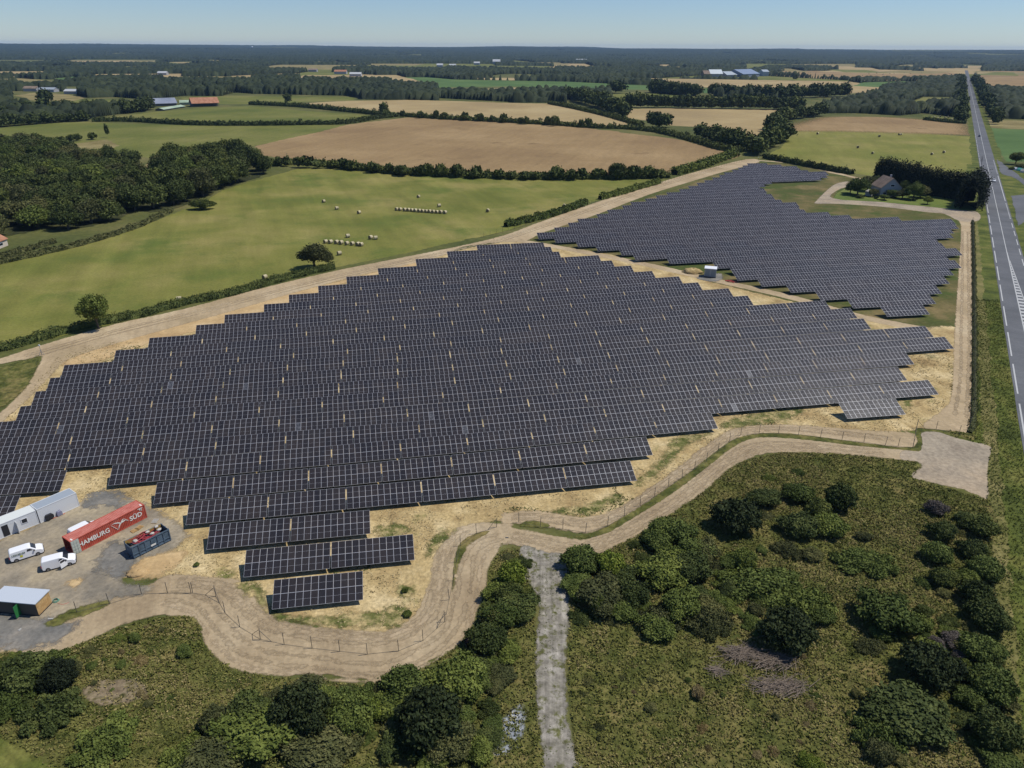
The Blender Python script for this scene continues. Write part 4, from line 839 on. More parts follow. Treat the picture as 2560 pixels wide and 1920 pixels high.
# bushes and trees standing in those hedges
def line_trees(pts, n, rmin, rmax, hmin, hmax, label, group, key='oak', jitter=3, protos=None, cat='tree', name='tree', href=2.0):
    P = pts; ls = [(b-a).length for a, b in zip(P[:-1], P[1:])]; T = sum(ls)
    for i in range(n):
        s = T*(i+rnd.uniform(.1, .9))/n; k = 0
        while s > ls[k] and k < len(ls)-1: s -= ls[k]; k += 1
        p = P[k].lerp(P[k+1], min(1, s/ls[k])); p = p+Vector((rnd.uniform(-jitter, jitter), rnd.uniform(-jitter, jitter), 0))
        r = rnd.uniform(rmin, rmax); small(p, r, rnd.uniform(hmin, hmax)*(.7+.3*r/rmax), label, cat, group, key, protos, name, href)
line_trees(S(D, [(590,358),(740,366),(850,376),(1000,384),(1150,388),(1300,387),(1440,385)]), 34, 2.8, 5.2, 4, 7, 'rounded bush in the hedge between bale meadow and brown field', 'bushes in the hedge below the brown field', cat='bush', name='bush', protos=FARBUSH, href=1.0)
p = D(1333, 387); tree(p, 5.2, 9.5, 'tallest round tree in the hedge below the brown field', key='oak', i=1)
p = D(868, 380); tree(p, 4.6, 6.5, 'dark clump of bushes left in the hedge below brown field', key='oak', i=3)
line_trees(S(ZL, [(1660,368),(1780,370),(2000,382),(2212,394),(2412,406),(2612,416)]), 15, 3, 5.5, 6, 10, 'rounded bush in the hedge above the brown field', 'bushes in the hedge above the brown field', cat='bush', name='bush', protos=FARBUSH, href=1.0)
line_trees(S(ZR, [(590,410),(625,412),(665,412)]), 4, 6, 9, 10, 16, 'tall tree in the clump above the brown field corner', 'clump of trees above the brown field')
line_trees(S(ZR, [(800,455),(850,462),(900,478),(950,492),(1000,505),(1025,515)]), 24, 5.5, 8.5, 9, 15, 'tree in the row running down to the site corner', 'row of trees running to the site corner')
line_trees(S(ZR, [(1050,535),(1090,510),(1130,490),(1160,460),(1130,430),(1150,405),(1170,385),(1230,375),(1330,362)]), 44, 6, 9, 10, 16, 'tree in the belt left of the far bale field', 'belt of trees left of the bale field')
line_trees(S(ZR, [(240,283),(300,305),(360,322),(430,345),(480,372)]), 30, 8, 12, 13, 21, 'tree in the belt crossing the upper wheat fields', 'belt of trees across the wheat fields')
line_trees(S(ZR, [(490,326),(640,327),(800,330),(960,332),(1100,334),(1240,336)]), 56, 7, 10, 12, 20, 'tree in the long row beyond the small wheat field', 'long row of trees beyond the wheat field')
line_trees(S(ZR, [(430,262),(480,266)]), 3, 10, 13, 18, 22, 'big tree at the left end of the upper tree row', 'big trees at the left end of the upper row')
line_trees(S(ZR, [(610,262),(700,270),(800,277)]), 34, 9, 12, 15, 22, 'tree in the dense strip between the green fields', 'dense strip of trees between the green fields')
line_trees(S(ZR, [(850,275),(960,280),(1060,284),(1150,290),(1240,284),(1345,282),(1400,280),(1450,280)]), 42, 8, 13, 13, 24, 'tree in the open row above the green strip', 'open row of trees above the green strip')
line_trees(S(ZL, [(0,410),(60,405),(150,398),(250,390),(380,384)]), 18, 5, 8, 7, 13, 'tree in the hedge at the far left pasture', 'trees in the far left hedge')
line_trees(S(ZL, [(0,380),(100,365),(230,355),(330,350),(450,355),(560,350),(650,335)]), 60, 7, 10, 9, 16, 'tree in the wooded strip left of the barns', 'wooded strip left of the barns')
line_trees(S(ZL, [(225,488),(280,478),(340,470),(420,462)]), 12, 2.5, 4, 4, 6, 'bush in the hedge above the small dry clearing', 'hedge bushes above the dry clearing', cat='bush', name='bush', protos=FARBUSH, href=1.0)
small(ZL(207, 318), 10, 21, 'lone big tree in the pasture far left', 'tree')
small(ZL(1242, 306), 6, 12, 'lone tree right of the orange roofed barn', 'tree')
small(ZL(1660, 365), 7, 15, 'round tree at the corner of wheat and brown field', 'tree')
small(ZL(466, 455), 2.0, 11, 'thin bare topped tree above the wood', 'tree', key='grey')
small(ZR(1221, 211), 6, 16, 'lone small tree in the wheat right of the farm', 'tree')
# young bushes along the dead straight road
line_trees([RP(780, -12), RP(1000, -14), RP(1500, -14), RP(2300, -14)], 50, 6, 10, 10, 17, 'tree lining the left side of the far road', 'trees lining the far road', jitter=4)
line_trees([RP(770, 22), RP(1000, 20), RP(1500, 20), RP(2300, 20)], 50, 6, 10, 11, 18, 'tree lining the right side of the far road', 'trees lining the far road on the right', jitter=4)
# wood on the left: tree by tree
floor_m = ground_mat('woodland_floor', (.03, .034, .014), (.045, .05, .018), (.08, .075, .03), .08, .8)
wood = S(D, [(-70,330),(60,316),(140,325),(250,355),(330,365),(400,345),(470,340),(560,352),(585,362),(560,384),(480,408),(430,428),(385,448),(330,458),(300,452),(260,470),(200,488),(120,500),(90,492),(60,505),(-70,520)])
def inside(x, y, poly):
    c = False; n = len(poly)
    for i in range(n):
        x1, y1 = poly[i]; x2, y2 = poly[(i+1) % n]
        if (y1 > y) != (y2 > y) and x < (x2-x1)*(y-y1)/(y2-y1)+x1: c = not c
    return c
sheet('woodland_floor', wood, floor_m, 1.0); wp = [(p.x, p.y) for p in wood]; xs = [p[0] for p in wp]; ys = [p[1] for p in wp]; got = []
glade = [[(p.x, p.y) for p in S(ZL, L)] for L in ([(220,510),(460,475),(530,500),(400,560),(300,540)], [(540,640),(650,570),(720,590),(640,660)])]
tries = 0
while len(got) < 215 and tries < 20000:
    tries += 1; x, y = rnd.uniform(min(xs), max(xs)), rnd.uniform(min(ys), max(ys))
    if not inside(x, y, wp) or any(inside(x, y, g) for g in glade): continue
    if any((x-a)**2+(y-b)**2 < 7.5**2 for a, b in got): continue
    got.append((x, y))
for x, y in got:
    r = rnd.uniform(5.2, 8.4); px = proj((x, y, 0))[0]
    h = rnd.uniform(10, 15)*(1.15 if 380 < px < 700 else 1.0)
    tree(Vector((x, y, 0)), r, h, 'broadleaf tree among the closed crowns of the wood on the left', group='trees of the wood on the left', key=rnd.choice(['oak', 'oak', 'oak', 'mid', 'olive']), drop=-.28)
NT = 300-len(got)-16
LATER.sort(key=lambda t: t[0]/t[3])
for d_, p, rad, h, label, group, key in LATER[:NT]: small(p, rad, h, label, 'tree', group, key, now=True)
bV, bF, off = [], [], 0; PRO = []
for me_ in FARTREE:
    v = np.zeros(len(me_.vertices)*3, np.float32); me_.vertices.foreach_get('co', v); f = np.zeros(len(me_.loops), np.int32); me_.loops.foreach_get('vertex_index', f); PRO.append((v.reshape(-1, 3), f.reshape(-1, 4)))
for d_, p, rad, h, label, group, key in LATER[NT:]:
    v, f = PRO[rnd.randrange(5)]; a = rnd.uniform(0, 6.28); ca, sa = math.cos(a), math.sin(a)
    bV.append(np.c_[(v[:, 0]*ca-v[:, 1]*sa)*rad+p.x, (v[:, 0]*sa+v[:, 1]*ca)*rad+p.y, v[:, 2]*h/2]); bF.append(f+off); off += len(v)
tag(link('far_tree_rows', np_mesh('far_tree_rows', np.vstack(bV), np.vstack(bF), LM['oak'])), 'far rows and belts of trees between the distant fields', 'tree rows', kind='stuff')

# ------------------------------------------------------------------ far woodland: one canopy sheet of tree crowns, fields cut out
def cellhash(ix, iy, k):
    n = (ix*73856093) ^ (iy*19349663) ^ (k*83492791); n = (n ^ (n >> 13))*1274126177; n = n & 0x7fffffff
    return (n % 100003)/100003.0
def canopy(X, Y, cell):
    ix = np.floor(X/cell).astype(np.int64); iy = np.floor(Y/cell).astype(np.int64); H = np.full(X.shape, 3.0)
    for dx in (-1, 0, 1):
        for dy in (-1, 0, 1):
            cx, cy = ix+dx, iy+dy; hx = cellhash(cx, cy, 1); hy = cellhash(cx, cy, 2); hr = cellhash(cx, cy, 3); hh = cellhash(cx, cy, 4)
            px = (cx+.15+.7*hx)*cell; py = (cy+.15+.7*hy)*cell; r = cell*(.5+.3*hr); d2 = ((X-px)**2+(Y-py)**2)/r**2
            H = np.maximum(H, (7+8*hh)*np.sqrt(np.maximum(0, 1-d2*.85))*(d2 < 1.17))
    return H
def pip(X, Y, poly):
    c = np.zeros(X.shape, bool); n = len(poly)
    for i in range(n):
        x1, y1 = poly[i]; x2, y2 = poly[(i+1) % n]
        if y1 == y2: continue
        c ^= ((y1 > Y) != (y2 > Y)) & (X < (x2-x1)*(Y-y1)/(y2-y1)+x1)
    return c
WOODS = [S(ZL, [(470,228),(700,238),(950,243),(1020,262),(1100,268),(1500,276),(1570,290),(1900,286),(2212,303),(2452,300),(2452,262),(2300,264),(2100,272),(1870,268),(1900,243),(1700,226),(1600,206),(1000,208),(950,205),(460,222)]),
 S(ZR, [(1330,352),(1330,335),(1480,305),(1560,275),(1700,243),(1760,222),(1900,215),(1958,222),(1958,282),(1780,280),(1670,325),(1700,338),(1780,335),(1870,315),(1950,302),(1968,345),(1950,372),(1780,352),(1680,362),(1500,352)]),
 S(ZR, [(2012,215),(2060,255),(2400,264),(2400,385),(2030,372),(2016,330)]),
 S(ZR, [(0,300),(240,285),(240,310),(180,306),(0,306)]), S(ZL, [(-100,262),(60,268),(60,300),(-100,320)]), S(ZL, [(-60,330),(120,330),(160,350),(100,372),(-60,390)])]
WOODS += [S(ZL, L_) for L_ in ([(-80,348),(100,345),(230,352),(420,345),(560,332),(648,326),(640,340),(560,350),(430,368),(380,382),(250,388),(60,400),(-80,412)], [(330,262),(470,230),(1020,262),(960,278),(800,276),(700,288),(640,292),(500,282),(330,286)], [(-80,298),(60,292),(70,318),(-80,330)], [(-80,242),(60,244),(280,246),(300,258),(100,256),(-80,258)], [(1550,282),(1900,285),(1900,296),(1560,292)])]
WOODS += [S(ZR, L_) for L_ in ([(600,252),(700,258),(800,266),(796,280),(690,274),(604,264)], [(0,268),(240,270),(420,262),(440,280),(300,292),(240,290),(0,296)], [(860,278),(960,272),(1060,276),(1160,282),(1150,294),(1050,290),(860,288)])]
WOODS = [[(p.x, p.y) for p in w] for w in WOODS]
FARLINE = 1500.0
ths = np.radians(np.linspace(90-42, 90+42, 1500)); rr = [420.0]
while rr[-1] < 13500: rr.append(rr[-1]+max(1.6, rr[-1]*.0034))
rr = np.array(rr); RRg, TH = np.meshgrid(rr, ths, indexing='ij'); X = RRg*np.cos(TH); Y = RRg*np.sin(TH)
mask = np.zeros(X.shape, bool)
for w in WOODS: mask |= pip(X, Y, w)
nearbound = np.array([D(x, y).length for x, y in ((0, 204), (2212, 204))]).mean()
row = np.array([[0.0]])
farmask = RRg > 1700
mask |= farmask
clr = np.zeros(X.shape, bool)
for c in CLEAR: clr |= pip(X, Y, c)
# small clearings and fields inside the far woods, stretched blobs
crs = random.Random(5); 
def mnoise_grid(X, Y, sx, sy, seed):
    ix = X/sx; iy = Y/sy; x0 = np.floor(ix).astype(np.int64); y0 = np.floor(iy).astype(np.int64); fx = ix-x0; fy = iy-y0; fx = fx*fx*(3-2*fx); fy = fy*fy*(3-2*fy)
    h = lambda a, b: cellhash(a, b, seed)
    return (h(x0, y0)*(1-fx)+h(x0+1, y0)*fx)*(1-fy)+(h(x0, y0+1)*(1-fx)+h(x0+1, y0+1)*fx)*fy
glades = (mnoise_grid(X, Y, 260, 420, 11) > .80) & (RRg > 1900)
xr, yr = RA.x, RA.y; along = (X-xr)*rd.x+(Y-yr)*rd.y; across = (X-xr)*rn.x+(Y-yr)*rn.y
clr |= (np.abs(across-4) < 16) & (along < 3200)
mask &= ~clr; mask &= ~glades
hz = np.where(RRg > 4500, 1, 0)
t_ = np.clip((RRg-4500)/8000, 0, 1); t_ = t_*t_*(3-2*t_)
hn = mnoise_grid(X, Y, 2600, 2600, 21)*.6+mnoise_grid(X, Y, 1100, 1100, 22)*.4
Z = canopy(X, Y, 12.5)*(.85+.3*mnoise_grid(X, Y, 180, 180, 8))+np.random.RandomState(3).normal(0, .35, X.shape)
Z += t_*(30+62*hn)
inn = mask.copy(); inn[1:-1, 1:-1] = mask[1:-1, 1:-1] & mask[:-2, 1:-1] & mask[2:, 1:-1] & mask[1:-1, :-2] & mask[1:-1, 2:]
Z = np.where(inn, Z, t_*45)
idx = np.full(X.shape, -1, np.int64); qm = mask[:-1, :-1] & mask[1:, :-1] & mask[:-1, 1:] & mask[1:, 1:]
use = np.zeros(X.shape, bool); use[:-1, :-1] |= qm; use[1:, :-1] |= qm; use[:-1, 1:] |= qm; use[1:, 1:] |= qm
idx[use] = np.arange(use.sum()); I, J = np.nonzero(qm)
Fq = np.stack([idx[I, J], idx[I, J+1], idx[I+1, J+1], idx[I+1, J]], 1)
# facing up
me = np_mesh('far_woodland', np.stack([X[use], Y[use], Z[use]], 1), Fq[:, ::-1], LM['far'])
tag(link('far_woodland', me), 'closed canopy of the woods reaching to the horizon', 'woodland', kind='stuff')
print('canopy quads', len(Fq))

# ------------------------------------------------------------------ materials of built things
M_white = mat('white_paint', (.78, .78, .78), .35, spec=.5); M_wallw = mat('white_panel', (.62, .63, .63), .6)
M_roofg = mat('grey_sheet_roof', (.36, .40, .43), .5, .2); M_roofw = mat('pale_sheet_roof', (.62, .64, .60), .6)
M_glass = mat('dark_glass', (.015, .02, .03), .08, spec=.6); M_tyre = mat('tyre_rubber', (.02, .02, .02), .8); M_rim = mat('rim_metal', (.22, .22, .23), .4, .6)
M_black = mat('black_plastic_and_shade', (.025, .025, .028), .6); M_lamp = mat('lamp_glass', (.55, .56, .58), .1, spec=.6)
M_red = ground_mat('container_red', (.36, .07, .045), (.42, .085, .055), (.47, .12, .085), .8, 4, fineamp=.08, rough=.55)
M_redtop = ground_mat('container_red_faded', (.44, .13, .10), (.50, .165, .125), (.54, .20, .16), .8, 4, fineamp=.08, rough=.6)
M_greyd = mat('door_grey', (.42, .44, .38), .6); M_letter = mat('white_letters', (.75, .73, .66), .6)
M_blue = ground_mat('skip_blue_grey', (.07, .10, .13), (.09, .13, .17), (.12, .16, .20), .9, 5, fineamp=.12, rough=.6)
M_wood = ground_mat('larch_cladding', (.36, .22, .09), (.44, .28, .12), (.50, .33, .15), 1.5, 6, (.3, 12, .12), 0, fineamp=.1, rough=.8)
M_brown = mat('dark_brown', (.10, .085, .07), .8); M_greenp = mat('green_door', (.03, .17, .05), .5)
M_roofl = mat('light_blue_grey_roof', (.52, .56, .60), .5, .1); M_roofb = mat('blue_grey_barn_roof', (.20, .25, .34), .5); M_tile = ground_mat('orange_tiles', (.30, .14, .08), (.36, .175, .105), (.42, .22, .14), .3, 3, fineamp=.15)
M_tile2 = ground_mat('brown_tiles', (.17, .13, .10), (.22, .165, .125), (.28, .21, .16), .3, 3, fineamp=.15)
M_render = mat('rendered_wall', (.34, .34, .35), .9); M_cream = mat('cream_wall', (.55, .48, .38), .9); M_shed = mat('shed_wall', (.12, .12, .12), .9)
M_slate = ground_mat('blue_grey_roof', (.16, .18, .23), (.21, .235, .29), (.26, .28, .33), .05, .6, fineamp=.1, rough=.5)
M_greens = ground_mat('pale_green_sheet', (.26, .34, .24), (.33, .41, .30), (.40, .46, .36), .1, .6, fineamp=.1)
M_turq = mat('turquoise_sheet', (.12, .42, .33), .6); M_pole = mat('weathered_pole', (.075, .065, .055), .9); M_fence = mat('fence_post_steel', (.09, .085, .075), .7)
M_bale = ground_mat('straw_bale', (.36, .30, .18), (.46, .40, .25), (.55, .49, .33), 1.2, 7, fineamp=.2); M_baleend = ground_mat('bale_end', (.16, .125, .07), (.22, .175, .10), (.30, .24, .14), 1.5, 6, fineamp=.2)
M_rpipe = mat('red_pipe', (.36, .05, .06), .55); M_bag = mat('white_sack', (.48, .44, .38), .8); M_hose = mat('green_hose', (.10, .28, .20), .5); M_conc = mat('concrete', (.36, .35, .32), .9)
M_yel = mat('yellow_mark', (.62, .58, .06), .6); M_gmark = mat('grey_green_mark', (.16, .20, .17), .6); M_rednet = mat('red_net', (.45, .09, .07), .8)

def text_mesh(txt, size, name, m):
    cu = bpy.data.curves.new(name, 'FONT'); cu.body = txt; cu.size = size; cu.extrude = .004; cu.offset = .022*size; cu.space_character = 1.02
    ob = bpy.data.objects.new(name+'_tmp', cu); COL.objects.link(ob); bpy.context.view_layer.update()
    me = bpy.data.meshes.new_from_object(ob); bpy.data.objects.remove(ob); me.name = name; me.materials.clear(); me.materials.append(m); return me
# ---- red container; x along its long side, y into its depth
pr = G(368.9, 1293.7); dt = (G(356.6, 1261, 2.6)-G(167, 1355.9, 2.6)); dt.z = 0; dt.normalize(); ang = math.atan2(dt.y, dt.x); CL = 12.19
p0 = pr-dt*CL
ct = thing('shipping_container', 'long faded red shipping container with white lettering and an open door leaf', 'container', (p0.x, p0.y, 0), ang)
m = MB(); H_ = 2.6; n = 43
def corr(m, y, sgn, mi):
    st = (CL-.3)/n; pts = []
    for i in range(n): x = .15+i*st; pts += [(x, 0), (x+st*.3, 0), (x+st*.45, .04), (x+st*.8, .04), (x+st*.95, 0)]
    pts.append((CL-.15, 0))
    for a, b in zip(pts[:-1], pts[1:]): m.quad([(a[0], y+sgn*a[1], .16), (b[0], y+sgn*b[1], .16), (b[0], y+sgn*b[1], H_-.12), (a[0], y+sgn*a[1], H_-.12)], mi)
corr(m, .03, 1, 0); corr(m, 2.41, -1, 0)
m.quad([(CL-.03, .1, .1), (CL-.03, 2.34, .1), (CL-.03, 2.34, H_-.1), (CL-.03, .1, H_-.1)])
m.quad([(.1, .1, .12), (CL-.1, .1, .12), (CL-.1, 2.34, .12), (.1, 2.34, .12)])
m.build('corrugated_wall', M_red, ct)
m = MB()
for i in range(44):
    x = .12+i*(CL-.24)/44; w_ = (CL-.24)/44
    m.quad([(x, .08, H_-.03), (x+w_*.5, .08, H_-.03), (x+w_*.5, 2.36, H_-.03), (x, 2.36, H_-.03)]); m.quad([(x+w_*.5, .08, H_-.03), (x+w_, .08, H_-.055), (x+w_, 2.36, H_-.055), (x+w_*.5, 2.36, H_-.03)])
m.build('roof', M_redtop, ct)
m = MB()
for y in (0, 2.32):
    m.box(.15, CL-.15, y, y+.12, 0, .16); m.box(.15, CL-.15, y, y+.1, H_-.12, H_-.005)
for x in (0, CL-.15):
    for y in (0, 2.29): m.box(x, x+.15, y, y+.15, 0, H_)
    m.box(x+.01, x+.14, .15, 2.29, 0, .14); m.box(x+.01, x+.14, .15, 2.29, H_-.13, H_-.006)
m.build('frame', M_red, ct)
m = MB()
for x in (.35, CL-.55):
    for y in (.12,): m.box(x, x+.2, y, y+.6, H_-.025, H_-.012)
m.build('white_roof_mark', M_letter, ct)
for y, s_ in ((-.045, 1), (2.485, -1)):
    d = MB(); d.box(.06, 1.22, y-.03, y+.03, .1, H_-.08)
    for k in range(4): d.box(.14, 1.14, y-.055 if s_ > 0 else y+.03, y-.03 if s_ > 0 else y+.055, .35+.55*k, .62+.55*k)
    for x in (.45, .85): d.tube((x, y-.07*s_, .1), (x, y-.07*s_, H_-.1), .022, n=5)
    o = d.build('door', M_greyd, ct)
def on_side(me, x, z, sx=1, sz=1, name='lettering', label=None):
    o = link(name, me, ct); o.location = (x, -.006, z); o.rotation_euler = (R(90), 0, 0); o.scale = (sx, sz, 1)
    if label: o['label'] = label
    return o
wt = text_mesh('HAMBURG', 1.12, 'lettering', M_letter); W_ = max(v.co.x for v in wt.vertices); on_side(wt, 1.0, .92, 4.95/W_, 1.0, label='white serif word HAMBURG')
# serifs
def serifs(me, x0, sx, z0, name):
    pass
wt2 = text_mesh('S\u00dcD', 1.12, 'lettering', M_letter); W2 = max(v.co.x for v in wt2.vertices); on_side(wt2, 9.35, .92, 2.1/W2, 1.0, label='white serif word S\u00dcD')
lg = MB()
def poly(pts, x, z, s): lg.quad([(x+a*s, -.008, z+b*s) for a, b in pts])
cx, cz, sc_ = 7.75, 1.42, 1.0                              # bird with spread wings between flag lines
poly([(-1.45,.50),(-.9,.46),(-.3,.20),(.0,-.02),(.15,.10),(-.25,.38),(-.8,.58)], cx, cz, sc_)
poly([(-.45,-.95),(-.25,-.55),(.0,-.2),(.25,.0),(.12,.18),(-.12,-.05),(-.35,-.45)], cx, cz, sc_)
poly([(.15,.0),(.5,-.02),(.95,.12),(1.35,-.28),(1.0,.26),(.55,.24),(.2,.2)], cx, cz, sc_)
poly([(.1,.1),(.35,.2),(.75,.52),(.6,.56),(.25,.34)], cx, cz, sc_)
for a, b in (((-1.45,.48),(-1.38,.36)), ((-1.4,.40),(-.5,-.85)), ((-1.36,.3),(-.55,-.9)), ((.7,.54),(1.4,-.2)), ((.4,.5),(.75,.5))):
    lg.tube((cx+a[0], -.01, cz+a[1]), (cx+b[0], -.01, cz+b[1]), .02, n=4)
lg.build('bird_emblem', M_letter, ct)
mk_ = MB(); mk_.box(10.9, 11.75, -.012, -.006, 2.26, 2.36); mk_.box(11.2, 11.35, -.012, -.006, 1.95, 2.26)
for k in range(3): mk_.box(11.45, 11.62, -.012, -.006, 2.12-.16*k, 2.2-.16*k)
mk_.build('small_marks', M_letter, ct)

# ---- site cabins
def cabin(name, label, pl, pr_, depth, h, wall, roofm, extra=None, ext=0.0):
    d = pr_-pl; L = d.length; d.normalize(); pl = pl-d*ext; L += ext; t = thing(name, label, 'site cabin', (pl.x, pl.y, 0), math.atan2(d.y, d.x))
    m = MB(); m.box(.03, L-.03, .03, depth-.03, .12, h-.12); m.build('wall', wall, t)
    m = MB(); m.box(.02, L-.02, .02, depth-.02, h-.12, h-.03)
    m.build('roof', roofm, t)
    m = MB()
    for y in (0, depth-.1): m.box(0, L, y, y+.1, h-.12, h); m.box(0, L, y, y+.1, 0, .12)
    for x in (0, L-.1):
        m.box(x, x+.1, .1, depth-.1, h-.12, h-.004)
        for y in (-.002, depth-.1): m.box(x-.002, x+.1, y, y+.1, 0, h+.002)
    m.build('frame', M_wallw, t)
    return t, L
c1, L1 = cabin('site_cabin', 'white site cabin with a grey roof, right of the other cabin', G(102, 1308.5), G(199.7, 1265), 2.44, 2.7, M_wallw, M_roofg)
c2, L2 = cabin('site_cabin', 'white site cabin with white roof, window and open door at the left edge', G(0, 1349), G(99.3, 1309), 2.44, 2.6, M_wallw, M_roofw, ext=2.0)
w_ = MB(); x = L2-2.35; w_.box(x, x+.95, -.04, -.003, 1.15, 2.05); wf = w_.build('window', M_white, c2)
w_ = MB(); w_.box(x+.1, x+.85, -.055, -.042, 1.25, 1.95); w_.build('pane', M_glass, wf)
w_ = MB(); w_.box(L2-5.1, L2-4.2, -.012, .0, .15, 2.15); w_.build('doorway_shade', M_black, c2); w_ = MB(); w_.box(L2-3.15, L2-3.09, -.75, .0, .15, 2.15); w_.build('door', M_wallw, c2)  # shade inside the open door painted as a flat black panel on the wall
# clutter by the cabin
g1 = G(115, 1303); t = thing('generator', 'dark compressor with a pale side at the foot of the grey roofed cabin', 'generator', (g1.x, g1.y, 0), ang)
m = MB(); m.prism([(0, .25), (0, .9), (.2, 1.1), (1.0, 1.1), (1.25, .8), (1.25, .25)], -.4, .4); m.build('housing', M_black, t)
for sy in (-.42, .34):
    m = MB(); m.tube((.35, sy, .22), (.35, sy+.08, .22), .22, n=12); m.build('wheel', M_tyre, t)
g2 = G(143, 1291); t = thing('welding_set', 'small grey blue machine beside the cabin with red hose', 'machine', (g2.x, g2.y, 0), ang)
m = MB(); m.prism([(0, .1), (0, .7), (.15, .9), (.7, .9), (.8, .6), (.8, .1)], -.35, .35); m.build('housing', mat('machine_grey', (.22, .22, .30), .5), t); m = MB(); m.tube((.1, 0, .9), (.7, 0, 1.05), .03, n=5); m.build('handle', M_steel, t)
m = MB(); q = random.Random(2); a0 = G(122, 1300)
pts = [G(122+q.uniform(-1, 1)+i*5, 1301-i*2.3+q.uniform(-1, 1), .05) for i in range(9)]; m.path(pts, .05); tag(m.build('red_hose', M_rednet), 'red hose lying along the foot of the grey roofed cabin', 'hose')

# ---- vans and cars
def van_parts(t, kind='van', paint=M_white, marks=False, open_door=False):
    if kind == 'van': P = [(.06,.34),(.0,.62),(.02,1.25),(.12,1.70),(.32,1.83),(2.5,1.86),(2.95,1.78),(3.62,1.20),(4.2,1.06),(4.45,.86),(4.5,.5),(4.42,.28),(3.95,.26),(.6,.26)]; Lg = 4.5; ws = ((3.0,1.775),(3.58,1.245)); top = 1.86
    else: P = [(.06,.34),(.0,.6),(.05,.92),(.45,1.32),(1.0,1.46),(2.1,1.46),(2.9,.98),(3.7,.86),(4.05,.7),(4.1,.4),(4.0,.26),(.5,.26)]; Lg = 4.1; ws = ((2.16,1.44),(2.86,1.02)); top = 1.46
    m = MB(); cxm = sum(p[0] for p in P)/len(P)
    def hw(z): return .90*(1-.14*max(0, (z-.95)/(top-.95)))
    st = [(-1, .955), (-.88, .995), (-.5, 1.0), (0, 1.0), (.5, 1.0), (.88, .995), (1, .955)]; n = len(P); 
    for f, sh in st:
        for (x, z) in P: m.v.append((cxm+(x-cxm)*sh, f*hw(z), .26+(z-.26)*sh+.0))
    for i in range(len(st)-1):
        for j in range(n): a = i*n+j; b = i*n+(j+1) % n; m.f.append((a, b, b+n, a+n)); m.m.append(0)
    m.f.append(tuple(range(n-1, -1, -1))); m.m.append(0); k = (len(st)-1)*n; m.f.append(tuple(range(k, k+n))); m.m.append(0)
    b_ = m.build('body', paint, t, True); bv = b_.modifiers.new('bevel', 'BEVEL'); bv.width = .05; bv.segments = 2; bv.limit_method = 'ANGLE'; bv.angle_limit = R(35); wn = b_.modifiers.new('wn', 'WEIGHTED_NORMAL')
    m = MB(); (xa, za), (xb, zb) = ws; o_ = .016
    m.quad([(xa, -hw(za)*.80, za+o_), (xb, -hw(zb)*.82, zb+o_), (xb, hw(zb)*.82, zb+o_), (xa, hw(za)*.80, za+o_)]); m.build('windscreen', M_glass, t)
    for s_ in (-1, 1):
        m = MB()
        if kind == 'van': Wp = [(2.35,1.27),(2.45,1.62),(2.80,1.62),(3.18,1.27)]
        else: Wp = [(.62,.98),(.85,1.33),(2.05,1.36),(2.62,.98)]
        m.quad([(x, s_*(hw(z)*1.0+.012), z) for x, z in Wp]); m.build('side_window', M_glass, t)
        m = MB(); m.box(3.2 if kind == 'van' else 2.5, 3.38 if kind == 'van' else 2.65, min(s_*.92, s_*1.06), max(s_*.92, s_*1.06), 1.12 if kind == 'van' else .92, 1.3 if kind == 'van' else 1.05); m.build('mirror', M_black, t)
        m = MB(); m.box(Lg-.2, Lg+.0, min(s_*.5, s_*.82), max(s_*.5, s_*.82), .72 if kind == 'van' else .62, .86 if kind == 'van' else .74); m.build('headlight', M_lamp, t)
        m = MB(); m.box(-.02, .06, min(s_*.74, s_*.86), max(s_*.74, s_*.86), .8, 1.15 if kind == 'van' else .95); m.build('tail_lamp', M_rednet, t)
        for wx in ((.78, 3.62) if kind == 'van' else (.75, 3.3)):
            m = MB(); m.tube((wx, s_*.70, .32), (wx, s_*.93, .32), .33, n=16); w = m.build('wheel', M_tyre, t)
            m = MB(); m.tube((wx, s_*.93, .32), (wx, s_*.945, .32), .2, n=12); m.build('rim', M_rim, w)
    m = MB(); m.box(Lg-.06, Lg+.05, -.8, .8, .3, .55); m.box(-.05, .06, -.8, .8, .3, .5); m.build('bumper', M_black, t)
    if marks:
        m = MB()
        for k in range(9): m.box(.35+.2*k, .35+.2*k+(.15 if k % 3 else .1), -.915, -.905, 1.15, 1.42)
        for f in range(1): pass
        m.build('side_lettering', M_gmark, t)
        m = MB(); m.tube((1.55, -.905, .82), (1.55, -.918, .82), .2, n=14); m.build('round_sticker', M_yel, t)
    if open_door:
        m = MB(); M_ = Matrix.Translation((3.35, -.9, 0)) @ Matrix.Rotation(R(38), 4, 'Z')
        m.box(-1.05, 0, -.03, .03, .35, 1.2, 0, M_); m.box(-1.05, -.98, -.03, .03, 1.2, 1.65, 0, M_); m.box(-1.0, -.4, -.03, .03, 1.6, 1.66, 0, M_); d_ = m.build('door', paint, t)
        m = MB(); m.quad([tuple(M_ @ Vector(p)) for p in ((-.97, -.02, 1.2), (-.1, -.02, 1.2), (-.45, -.02, 1.6), (-.97, -.02, 1.6))]); m.build('door_window', M_glass, d_)
def place_vehicle(label, rear, front, kind='van', name='parked_van', cat='van', group=None, side=-1, **kw):
    A, B = G(*rear), G(*front); d = (B-A); d.normalize(); n_ = Vector((d.y, -d.x, 0)); wx = .78
    o_ = A-d*wx-n_*.85
    t = thing(name, label, cat, (o_.x, o_.y, 0), math.atan2(d.y, d.x), group); van_parts(t, kind, **kw); return t
place_vehicle('white van with grey lettering and a yellow sticker, left of the other van', (42.8, 1405.5), (100.5, 1387), group='white vans on the yard', marks=True)
